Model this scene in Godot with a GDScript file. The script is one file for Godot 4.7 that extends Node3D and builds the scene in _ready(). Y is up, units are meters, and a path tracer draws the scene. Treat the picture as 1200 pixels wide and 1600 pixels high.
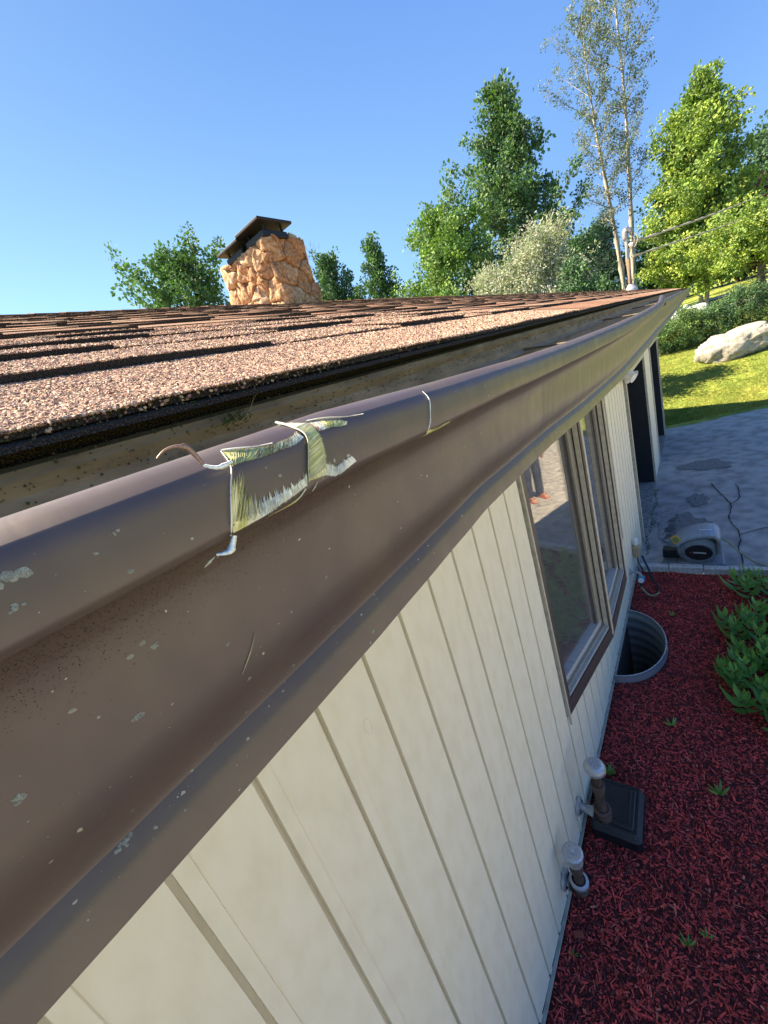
extends Node3D
# A torn brown rain gutter seen close along the eave of a low house, with the roof, the shaded side wall, the bed and the garden beyond.
const EYE := 2.6             # height of the lens above the ground, metres
const WALL := -0.632         # x of the outer face of the siding
const EAVE_X := -0.185       # x of the shingle edge
const SLOPE := 0.343         # rise of the roof per metre of run
const RIDGE_X := -4.585
const ROOF_END := -10.0      # z of the far rake
const SKY_LEVEL := 0.256     # sky radiance before exposure
const ROOF_START := 5.2      # z of the near rake, behind the lens
var M := {}                  # materials by name
var used := {}               # names that are taken
var rng := RandomNumberGenerator.new()

func _ready() -> void:
	rng.seed = 20240611
	set_camera()
	set_light()
	make_materials()
	build_ground()
	build_house()
	build_gutter()
	build_bed_objects()
	build_driveway_objects()
	build_garden()
	build_trees()
	build_person()

func set_camera() -> void:
	var cam := Camera3D.new()
	cam.name = "camera"
	cam.fov = rad_to_deg(2.0 * atan(800.0 / 612.0))
	cam.near = 0.005
	cam.far = 2000.0
	var right := Vector3(0.767815, -0.297774, -0.567266)
	var up := Vector3(0.048178, 0.909753, -0.412345)
	var back := Vector3(0.638858, 0.289275, 0.712868)
	cam.transform = Transform3D(Basis(right, up, back).orthonormalized(), Vector3(0, EYE, 0))
	add_child(cam)
	cam.make_current()

func set_light() -> void:
	var sun := DirectionalLight3D.new()
	sun.name = "sun"
	sun.light_energy = 1.45
	sun.light_color = Color(1.0, 0.92, 0.79)
	sun.light_angular_distance = 0.5
	sun.shadow_enabled = true
	add_child(sun)
	sun.look_at_from_position(Vector3.ZERO, Vector3(0.75, -1.0, -0.36), Vector3.UP)
	# clear sky: deep blue overhead, paler toward the horizon and toward the side of the sky where the sun stands
	var to_sun := Vector3(-0.75, 1.0, 0.36).normalized()
	var img := Image.create(512, 256, false, Image.FORMAT_RGBF)
	for py in 256:
		for px in 512:
			var el := PI * (0.5 - (py + 0.5) / 256.0)
			var az := TAU * (px + 0.5) / 512.0
			var dir := Vector3(sin(az) * cos(el), sin(el), -cos(az) * cos(el))
			var near_sun := maxf(dir.dot(to_sun), 0.0)
			var c := Vector3(0.105, 0.265, 0.75)
			var low := pow(1.0 - absf(sin(el)), 3.0)
			c += Vector3(1.0, 1.6, 1.5) * low * (0.32 + 1.1 * near_sun)
			c += Vector3(0.20, 0.26, 0.14) * pow(near_sun, 4.0)
			if el < 0.0:
				c = c.lerp(Vector3(0.30, 0.32, 0.24), clampf(-el * 6.0, 0.0, 1.0))
			c *= SKY_LEVEL
			img.set_pixel(px, py, Color(c.x, c.y, c.z))
	var sky_mat := PanoramaSkyMaterial.new()
	sky_mat.panorama = ImageTexture.create_from_image(img)
	var sky := Sky.new()
	sky.sky_material = sky_mat
	var env := Environment.new()
	env.background_mode = Environment.BG_SKY
	env.sky = sky
	env.tonemap_mode = Environment.TONE_MAPPER_LINEAR
	env.tonemap_exposure = 4.2
	env.sdfgi_enabled = true
	env.ssao_enabled = true
	env.ssil_enabled = true
	var we := WorldEnvironment.new()
	we.name = "world_environment"
	we.environment = env
	add_child(we)

# ------------------------------------------------------------------ helpers
func numbered(called: String) -> String:
	if not used.has(called):
		used[called] = 0
		return called
	used[called] += 1
	return "%s_%03d" % [called, used[called]]

func thing(called: String, label: String, category: String, at := Vector3.ZERO, group := "") -> Node3D:
	var o := Node3D.new()
	o.name = numbered(called)
	o.position = at
	add_child(o)
	tag(o, label, category, group)
	return o

func tag(o: Node, label: String, category := "", group := "") -> void:
	o.set_meta("label", label)
	if category != "":
		o.set_meta("category", category)
	if group != "":
		o.set_meta("group", group)

func kind(o: Node, k: String) -> Node:
	o.set_meta("kind", k)
	return o

func part(called: String, mesh: Mesh, mat: Material, parent: Node, at := Transform3D()) -> MeshInstance3D:
	var o := MeshInstance3D.new()
	o.name = called if parent != self else numbered(called)
	o.mesh = mesh
	o.material_override = mat
	o.transform = at
	parent.add_child(o, true)
	return o

func holder(called: String, parent: Node, at := Vector3.ZERO) -> Node3D:
	var o := Node3D.new()
	o.name = called
	o.position = at
	parent.add_child(o, true)
	return o

func many(called: String, mesh: Mesh, mat: Material, parent: Node, where: Array, tints: Array) -> MultiMeshInstance3D:
	var mm := MultiMesh.new()
	mm.transform_format = MultiMesh.TRANSFORM_3D
	mm.use_colors = not tints.is_empty()
	mm.mesh = mesh
	mm.instance_count = where.size()
	for i in where.size():
		mm.set_instance_transform(i, where[i])
		if mm.use_colors:
			mm.set_instance_color(i, tints[i])
	var o := MultiMeshInstance3D.new()
	o.name = called if parent != self else numbered(called)
	o.multimesh = mm
	o.material_override = mat
	parent.add_child(o, true)
	return o

func begin() -> SurfaceTool:
	var s := SurfaceTool.new()
	s.begin(Mesh.PRIMITIVE_TRIANGLES)
	return s

func flat(s: SurfaceTool) -> ArrayMesh:
	s.generate_normals()
	return s.commit()

func tri(s: SurfaceTool, a: Vector3, b: Vector3, c: Vector3) -> void:
	s.set_smooth_group(-1)
	s.add_vertex(a)
	s.add_vertex(b)
	s.add_vertex(c)

func quad(s: SurfaceTool, a: Vector3, b: Vector3, c: Vector3, d: Vector3) -> void:
	tri(s, a, b, c)
	tri(s, a, c, d)

# eight corners given as bottom ring then top ring, anticlockwise from above
func hexa(s: SurfaceTool, p: Array) -> void:
	quad(s, p[0], p[1], p[2], p[3])
	quad(s, p[7], p[6], p[5], p[4])
	for i in 4:
		var j := (i + 1) % 4
		quad(s, p[i], p[i + 4], p[j + 4], p[j])

func box(s: SurfaceTool, lo: Vector3, hi: Vector3) -> void:
	hexa(s, [Vector3(lo.x, lo.y, lo.z), Vector3(hi.x, lo.y, lo.z), Vector3(hi.x, lo.y, hi.z), Vector3(lo.x, lo.y, hi.z),
		Vector3(lo.x, hi.y, lo.z), Vector3(hi.x, hi.y, lo.z), Vector3(hi.x, hi.y, hi.z), Vector3(lo.x, hi.y, hi.z)])

func box_mesh(lo: Vector3, hi: Vector3) -> ArrayMesh:
	var s := begin()
	box(s, lo, hi)
	return flat(s)

# box with chamfered edges, centred in x and z, standing on y = 0 of the given lower corner
func bevel_box(lo: Vector3, hi: Vector3, r: float) -> ArrayMesh:
	var s := begin()
	var ys := [lo.y, lo.y + r, hi.y - r, hi.y]
	var ins := [r, 0.0, 0.0, r]
	var rings := []
	for k in 4:
		var i: float = ins[k]
		var c := r if i == 0.0 else r * 0.5
		var x0 := lo.x + i
		var x1 := hi.x - i
		var z0 := lo.z + i
		var z1 := hi.z - i
		var y: float = ys[k]
		rings.append([Vector3(x0 + c, y, z0), Vector3(x1 - c, y, z0), Vector3(x1, y, z0 + c), Vector3(x1, y, z1 - c), Vector3(x1 - c, y, z1), Vector3(x0 + c, y, z1), Vector3(x0, y, z1 - c), Vector3(x0, y, z0 + c)])
	for k in 3:
		for i in 8:
			var j := (i + 1) % 8
			quad(s, rings[k][i], rings[k + 1][i], rings[k + 1][j], rings[k][j])
	for i in range(1, 7):
		tri(s, rings[0][0], rings[0][i], rings[0][i + 1])
		tri(s, rings[3][0], rings[3][i + 1], rings[3][i])
	return flat(s)

# smooth surface from rows of points; every row has the same length
func sheet(rows: Array, closed := false, vcol := []) -> ArrayMesh:
	var s := begin()
	add_sheet(s, rows, closed, vcol)
	s.generate_normals()
	return s.commit()

func add_sheet(s: SurfaceTool, rows: Array, closed := false, vcol := [], smooth := 1) -> void:
	var n: int = rows[0].size()
	var cols := n if closed else n - 1
	for i in rows.size() - 1:
		for j in cols:
			var k := (j + 1) % n
			s.set_smooth_group(smooth)
			for q in [[i, j], [i, k], [i + 1, k], [i, j], [i + 1, k], [i + 1, j]]:
				if not vcol.is_empty():
					s.set_color(vcol[q[0]][q[1]])
				s.add_vertex(rows[q[0]][q[1]])

func tube(s: SurfaceTool, pts: Array, radii: Array, sides := 8, capped := true) -> void:
	var rows := []
	var ref := Vector3(0.31, 0.87, 0.39)
	for i in pts.size():
		var a: Vector3 = pts[maxi(i - 1, 0)]
		var b: Vector3 = pts[mini(i + 1, pts.size() - 1)]
		var d := (b - a).normalized()
		if absf(d.dot(ref)) > 0.95:
			ref = Vector3(0.9, 0.1, -0.4)
		var u := d.cross(ref).normalized()
		var v := d.cross(u)
		ref = v.cross(d)
		ref = u.cross(d) if ref.length() < 0.1 else ref
		var row := []
		var r: float = radii[i] if radii.size() > 1 else radii[0]
		for k in sides:
			var t := TAU * k / sides
			row.append(pts[i] + (u * cos(t) + v * sin(t)) * r)
		rows.append(row)
	add_sheet(s, rows, true)
	if capped:
		for e in [0, pts.size() - 1]:
			for k in sides:
				tri(s, pts[e], rows[e][k], rows[e][(k + 1) % sides])

func tube_mesh(pts: Array, radii: Array, sides := 10) -> ArrayMesh:
	var s := begin()
	tube(s, pts, radii, sides)
	s.generate_normals()
	return s.commit()

# lathe about +y; profile of (radius, height); sharp where the profile turns hard
func lathe(profile: Array, sides := 20, squash := Vector2.ONE) -> ArrayMesh:
	var s := begin()
	for i in profile.size() - 1:
		var rows := []
		for q in [profile[i], profile[i + 1]]:
			var row := []
			for k in sides:
				var t := TAU * k / sides
				row.append(Vector3(q.x * cos(t) * squash.x, q.y, q.x * sin(t) * squash.y))
			rows.append(row)
		add_sheet(s, rows, true, [], i + 1)
	s.generate_normals()
	return s.commit()

func curve(pts: Array, steps: int) -> Array:
	var out := []
	for i in pts.size() - 1:
		var p0: Vector3 = pts[maxi(i - 1, 0)]
		var p1: Vector3 = pts[i]
		var p2: Vector3 = pts[i + 1]
		var p3: Vector3 = pts[mini(i + 2, pts.size() - 1)]
		for k in steps:
			out.append(p1.cubic_interpolate(p2, p0, p3, float(k) / steps))
	out.append(pts[-1])
	return out

func lut(table: Array, x: float) -> float:   # table of [x, y], x rising
	if x <= table[0][0]:
		return table[0][1]
	for i in range(1, table.size()):
		if x <= table[i][0]:
			var t: float = (x - table[i - 1][0]) / (table[i][0] - table[i - 1][0])
			return lerpf(table[i - 1][1], table[i][1], t)
	return table[-1][1]

func lin(r: float, g: float, b: float, a := 1.0) -> Color:   # a linear base colour as Godot's sRGB
	return Color(r, g, b, a).linear_to_srgb()

# ------------------------------------------------------------------ materials
func noise_tex(freq: float, ramp: Array, size := 512, oct := 4, ridged := false, type := FastNoiseLite.TYPE_SIMPLEX_SMOOTH, sd := 1) -> NoiseTexture2D:
	var n := FastNoiseLite.new()
	n.noise_type = type
	n.frequency = freq
	n.fractal_octaves = oct
	n.seed = sd
	if ridged:
		n.fractal_type = FastNoiseLite.FRACTAL_RIDGED
	var t := NoiseTexture2D.new()
	t.width = size
	t.height = size
	t.seamless = true
	t.noise = n
	if not ramp.is_empty():
		var g := Gradient.new()
		g.offsets = PackedFloat32Array(ramp.map(func(q): return q[0]))
		g.colors = PackedColorArray(ramp.map(func(q): return q[1]))
		t.color_ramp = g
	return t

func grey(a: float) -> Color:
	return Color(a, a, a)

func paint(called: String, col: Color, rough := 0.7, metal := 0.0) -> StandardMaterial3D:
	var m := StandardMaterial3D.new()
	m.resource_name = called
	m.albedo_color = col
	m.roughness = rough
	m.metallic = metal
	m.cull_mode = BaseMaterial3D.CULL_DISABLED
	M[called] = m
	return m

func grain(m: StandardMaterial3D, tex: Texture2D, scale, bump: Texture2D = null, depth := 0.1) -> void:
	m.uv1_triplanar = true
	m.uv1_world_triplanar = true
	m.uv1_scale = scale if scale is Vector3 else Vector3(scale, scale, scale)
	if tex:
		m.albedo_texture = tex
	if bump:
		m.heightmap_enabled = true
		m.heightmap_texture = bump
		m.heightmap_scale = depth

func make_materials() -> void:
	var soft := noise_tex(0.012, [[0.0, grey(0.82)], [0.5, grey(0.94)], [1.0, grey(1.0)]], 512, 5)
	var blotch := noise_tex(0.02, [[0.0, grey(0.6)], [0.45, grey(0.85)], [1.0, grey(1.0)]], 512, 5, false, FastNoiseLite.TYPE_SIMPLEX_SMOOTH, 5)
	var fine := noise_tex(0.12, [], 512, 3, false, FastNoiseLite.TYPE_SIMPLEX, 7)
	var cell := noise_tex(0.06, [], 512, 2, false, FastNoiseLite.TYPE_CELLULAR, 9)
	# roof
	var roofc := noise_tex(0.25, [[0.0, lin(0.09, 0.05, 0.035)], [0.35, lin(0.25, 0.14, 0.09)], [0.55, lin(0.40, 0.24, 0.155)], [0.75, lin(0.52, 0.34, 0.23)], [1.0, lin(0.68, 0.50, 0.37)]], 1024, 2, false, FastNoiseLite.TYPE_SIMPLEX, 11)
	var roofh := noise_tex(0.22, [], 1024, 2, false, FastNoiseLite.TYPE_CELLULAR, 12)
	for i in 4:
		var m := paint("shingle_%d" % i, [grey(1.0), Color(0.93, 0.87, 0.85), Color(1.0, 0.94, 0.9), Color(0.86, 0.82, 0.82)][i], 0.95)
		grain(m, roofc, 6.5, roofh, 0.25)
	M.granule = paint("granule", Color.WHITE, 0.9)
	M.granule.vertex_color_use_as_albedo = true
	grain(paint("asphalt_edge", lin(0.12, 0.105, 0.10), 0.95), fine, 12.0, fine, 0.2)
	grain(paint("shingle_butt", lin(0.30, 0.19, 0.13), 0.95), fine, 12.0, fine, 0.2)
	# gutter: brown enamel with dust film in patches and fine streaks that run down the face
	var film := noise_tex(0.010, [[0.0, lin(0.074, 0.055, 0.057)], [0.45, lin(0.082, 0.061, 0.061)], [0.62, lin(0.088, 0.067, 0.061)], [1.0, lin(0.104, 0.081, 0.068)]], 512, 5, false, FastNoiseLite.TYPE_SIMPLEX_SMOOTH, 21)
	var gm := paint("gutter_paint", Color.WHITE, 0.48)
	gm.metallic_specular = 0.5
	grain(gm, film, Vector3(3.0, 3.0, 5.0), fine, 0.004)
	gm.roughness_texture = noise_tex(0.03, [[0.0, grey(0.75)], [1.0, grey(1.0)]], 512, 4, false, FastNoiseLite.TYPE_SIMPLEX_SMOOTH, 22)
	var runs := noise_tex(0.018, [[0.0, lin(0.066, 0.050, 0.051)], [0.55, lin(0.073, 0.056, 0.054)], [0.62, lin(0.078, 0.062, 0.052)], [0.72, lin(0.11, 0.094, 0.066)], [1.0, lin(0.17, 0.148, 0.10)]], 512, 4, false, FastNoiseLite.TYPE_SIMPLEX_SMOOTH, 25)
	var gs := paint("gutter_streaked", Color.WHITE, 0.52)
	gs.metallic_specular = 0.5
	grain(gs, runs, Vector3(3.0, 1.1, 7.0), fine, 0.004)
	gs.roughness_texture = gm.roughness_texture
	var olive := noise_tex(0.02, [[0.0, lin(0.10, 0.080, 0.045)], [0.5, lin(0.18, 0.15, 0.088)], [0.8, lin(0.23, 0.195, 0.12)], [1.0, lin(0.28, 0.245, 0.155)]], 512, 5, false, FastNoiseLite.TYPE_SIMPLEX_SMOOTH, 23)
	grain(paint("gutter_inside", Color.WHITE, 0.6), olive, Vector3(6, 6, 1.5), fine, 0.02)
	var bare := paint("bare_metal", Color.WHITE, 0.5, 0.1)
	bare.vertex_color_use_as_albedo = true
	grain(paint("lichen", lin(0.42, 0.45, 0.40), 0.95), blotch, 60.0, fine, 0.05)
	grain(paint("moss", lin(0.12, 0.16, 0.03), 0.95), blotch, 40.0)
	M.speck = paint("speck", Color.WHITE, 0.9)
	M.speck.vertex_color_use_as_albedo = true
	# wall
	var cream := noise_tex(0.015, [[0.0, lin(0.74, 0.665, 0.505)], [0.5, lin(0.79, 0.72, 0.56)], [1.0, lin(0.82, 0.755, 0.60)]], 512, 5, false, FastNoiseLite.TYPE_SIMPLEX_SMOOTH, 31)
	grain(paint("siding", Color.WHITE, 0.55), cream, Vector3(2.0, 0.9, 2.0), fine, 0.006)
	grain(paint("cream_trim", lin(0.60, 0.54, 0.42), 0.5), soft, 3.0)
	grain(paint("soffit", lin(0.45, 0.40, 0.31), 0.6), soft, 3.0)
	grain(paint("foundation", lin(0.10, 0.09, 0.08), 0.95), blotch, 2.0, fine, 0.2)
	grain(paint("brown_trim", lin(0.075, 0.058, 0.058), 0.45), soft, 4.0)
	grain(paint("sash", lin(0.36, 0.32, 0.25), 0.5), soft, 6.0)
	grain(paint("sill_metal", lin(0.48, 0.47, 0.44), 0.4), soft, 6.0)
	var glass := paint("glass", Color(1, 1, 1, 0.03), 0.0)
	glass.transparency = BaseMaterial3D.TRANSPARENCY_ALPHA
	glass.metallic_specular = 0.5
	grain(paint("interior", lin(0.30, 0.28, 0.25), 0.9), soft, 1.0)
	grain(paint("navy_panel", lin(0.011, 0.015, 0.022), 0.5), soft, 1.5)
	grain(paint("concrete", lin(0.34, 0.33, 0.31), 0.95), blotch, 1.2, fine, 0.1)
	var stone := noise_tex(0.02, [[0.0, lin(0.18, 0.085, 0.035)], [0.3, lin(0.36, 0.215, 0.105)], [0.5, lin(0.48, 0.34, 0.21)], [0.72, lin(0.58, 0.46, 0.33)], [1.0, lin(0.68, 0.60, 0.48)]], 512, 5, false, FastNoiseLite.TYPE_SIMPLEX_SMOOTH, 41)
	for i in 3:
		grain(paint("chimney_stone_%d" % i, [Color.WHITE, Color(1.0, 0.93, 0.86), Color(0.92, 0.82, 0.74)][i], 0.9), stone, 1.3 + 0.3 * i, fine, 0.6)
	grain(paint("mortar", lin(0.20, 0.12, 0.07), 0.95), blotch, 3.0, fine, 0.3)
	paint("black_iron", lin(0.012, 0.013, 0.016), 0.5, 0.3)
	# ground
	grain(paint("mulch_base", lin(0.15, 0.026, 0.026), 0.95), blotch, 5.0, cell, 1.0)
	M.chip = paint("chip", Color.WHITE, 0.85)
	M.chip.vertex_color_use_as_albedo = true
	var tar := noise_tex(0.008, [[0.0, lin(0.19, 0.186, 0.18)], [0.38, lin(0.29, 0.286, 0.277)], [0.55, lin(0.335, 0.33, 0.32)], [1.0, lin(0.42, 0.41, 0.395)]], 1024, 6, false, FastNoiseLite.TYPE_SIMPLEX_SMOOTH, 51)
	grain(paint("asphalt", Color.WHITE, 0.85), tar, 0.45, noise_tex(0.3, [], 512, 2, false, FastNoiseLite.TYPE_SIMPLEX, 52), 0.25)
	grain(paint("pale_paving", lin(0.60, 0.565, 0.49), 0.9), blotch, 0.6, fine, 0.15)
	grain(paint("damp_patch", lin(0.235, 0.232, 0.228), 0.75), blotch, 2.0)
	grain(paint("pale_patch", lin(0.41, 0.40, 0.385), 0.9), blotch, 2.0)
	paint("crack", lin(0.03, 0.03, 0.03), 1.0)
	grain(paint("edging", lin(0.74, 0.74, 0.72), 0.9), blotch, 4.0, fine, 0.2)
	var turf := noise_tex(0.006, [[0.0, lin(0.10, 0.14, 0.018)], [0.4, lin(0.17, 0.23, 0.028)], [0.65, lin(0.24, 0.27, 0.04)], [1.0, lin(0.33, 0.31, 0.075)]], 1024, 6, false, FastNoiseLite.TYPE_SIMPLEX_SMOOTH, 61)
	grain(paint("turf", Color.WHITE, 0.95), turf, 0.35, fine, 2.0)
	M.blade = paint("blade", Color.WHITE, 0.8)
	M.blade.vertex_color_use_as_albedo = true
	M.blade.backlight_enabled = true
	M.blade.backlight = Color(0.5, 0.5, 0.3)
	grain(paint("road_stone", lin(0.40, 0.40, 0.38), 0.95), blotch, 0.5)
	grain(paint("boulder", Color.WHITE, 0.95), noise_tex(0.02, [[0.0, lin(0.10, 0.085, 0.06)], [0.32, lin(0.28, 0.255, 0.21)], [0.5, lin(0.42, 0.395, 0.345)], [1.0, lin(0.52, 0.50, 0.45)]], 512, 5, false, FastNoiseLite.TYPE_SIMPLEX_SMOOTH, 71), 0.7, fine, 2.0)
	# small things
	var zinc := noise_tex(0.03, [[0.0, lin(0.30, 0.32, 0.34)], [0.5, lin(0.48, 0.50, 0.52)], [1.0, lin(0.62, 0.64, 0.66)]], 512, 4, false, FastNoiseLite.TYPE_SIMPLEX_SMOOTH, 81)
	grain(paint("galvanised", Color.WHITE, 0.45, 0.6), zinc, 6.0)
	var rust := noise_tex(0.03, [[0.0, lin(0.05, 0.03, 0.022)], [0.5, lin(0.10, 0.065, 0.05)], [1.0, lin(0.17, 0.125, 0.105)]], 512, 5, false, FastNoiseLite.TYPE_SIMPLEX_SMOOTH, 82)
	grain(paint("rusty_pipe", Color.WHITE, 0.7, 0.2), rust, 8.0, fine, 0.08)
	grain(paint("black_plastic", lin(0.014, 0.016, 0.020), 0.4), soft, 8.0, fine, 0.03)
	grain(paint("reel_grey", lin(0.20, 0.235, 0.27), 0.5), soft, 5.0)
	grain(paint("reel_hood", lin(0.27, 0.34, 0.43), 0.45), soft, 5.0)
	paint("badge_black", lin(0.01, 0.011, 0.015), 0.4)
	paint("white_print", lin(0.75, 0.75, 0.75), 0.6)
	paint("orange_print", lin(0.5, 0.06, 0.02), 0.6)
	grain(paint("tag_yellow", lin(0.58, 0.33, 0.03), 0.5), soft, 8.0)
	grain(paint("hose_yellow", lin(0.42, 0.38, 0.20), 0.5), soft, 8.0)
	paint("hose_dark", lin(0.03, 0.028, 0.035), 0.45)
	paint("teal_plastic", lin(0.03, 0.25, 0.42), 0.4)
	paint("tan_box", lin(0.42, 0.30, 0.19), 0.6)
	paint("white_plastic", lin(0.72, 0.72, 0.70), 0.4)
	grain(paint("mast_pipe", lin(0.32, 0.24, 0.18), 0.7), blotch, 5.0)
	paint("cable", lin(0.35, 0.33, 0.29), 0.7)
	grain(paint("tank_white", lin(0.66, 0.70, 0.74), 0.4), soft, 1.0)
	var bark := noise_tex(0.03, [[0.0, lin(0.05, 0.04, 0.03)], [0.5, lin(0.15, 0.12, 0.095)], [1.0, lin(0.30, 0.26, 0.21)]], 512, 5, false, FastNoiseLite.TYPE_SIMPLEX_SMOOTH, 91)
	grain(paint("bark", Color.WHITE, 0.95), bark, Vector3(2.0, 0.6, 2.0), fine, 1.0)
	grain(paint("pale_bark", Color(1.5, 1.45, 1.35).clamp(), 0.9), noise_tex(0.03, [[0.0, lin(0.12, 0.10, 0.08)], [0.4, lin(0.36, 0.33, 0.28)], [1.0, lin(0.55, 0.52, 0.46)]], 512, 5, false, FastNoiseLite.TYPE_SIMPLEX_SMOOTH, 92), Vector3(1.5, 0.8, 1.5))
	var leaf := paint("leaf", Color.WHITE, 0.75)
	leaf.vertex_color_use_as_albedo = true
	leaf.backlight_enabled = true
	leaf.backlight = Color(0.7, 0.75, 0.45)
	for i in 3:
		var pl := paint("plant_leaf_%d" % i, [lin(0.085, 0.24, 0.045), lin(0.12, 0.30, 0.05), lin(0.18, 0.36, 0.07)][i], 0.38)
		pl.backlight_enabled = true
		pl.backlight = Color(0.5, 0.6, 0.25)
	paint("plant_stem", lin(0.10, 0.16, 0.05), 0.6)
	paint("jeans", lin(0.035, 0.045, 0.085), 0.9)
	paint("skin", lin(0.50, 0.29, 0.20), 0.55)
	paint("sandal", lin(0.62, 0.17, 0.13), 0.6)
	paint("shirt", lin(0.25, 0.27, 0.30), 0.9)
	paint("hair", lin(0.05, 0.035, 0.025), 0.7)

# ------------------------------------------------------------------ ground
var bump_noise := FastNoiseLite.new()

func land(x: float, z: float) -> float:
	var d := -z - 0.28 * clampf(x, -1.5, 3.0)
	var y := lut([[10.2, -0.015], [10.5, 0.02], [11.0, 0.085], [14.0, 0.66], [17.0, 0.93], [22.0, 1.15], [30.0, 1.45], [45.0, 1.85], [80.0, 2.3], [400.0, 2.45]], d)
	if d > 10.3:
		y += bump_noise.get_noise_2d(x * 30.0, z * 30.0) * 0.035 * clampf((d - 10.3) * 2.0, 0.0, 1.0)
	return y

func steps(edges: Array, fine_from: float, fine_to: float, step: float) -> Array:
	var out := []
	for e in edges:
		if e < fine_from or e > fine_to:
			out.append(e)
	var x := fine_from
	while x <= fine_to + 0.0001:
		out.append(x)
		x += step
	out.sort()
	return out

const WELL_Z := -3.06
const WELL_A := 0.42
const WELL_B := 0.31

func in_well(x: float, z: float, extra := 0.0) -> bool:
	var u := (x - WALL) / (WELL_B + extra)
	var v := (z - WELL_Z) / (WELL_A + extra)
	return u * u + v * v < 1.0

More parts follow.
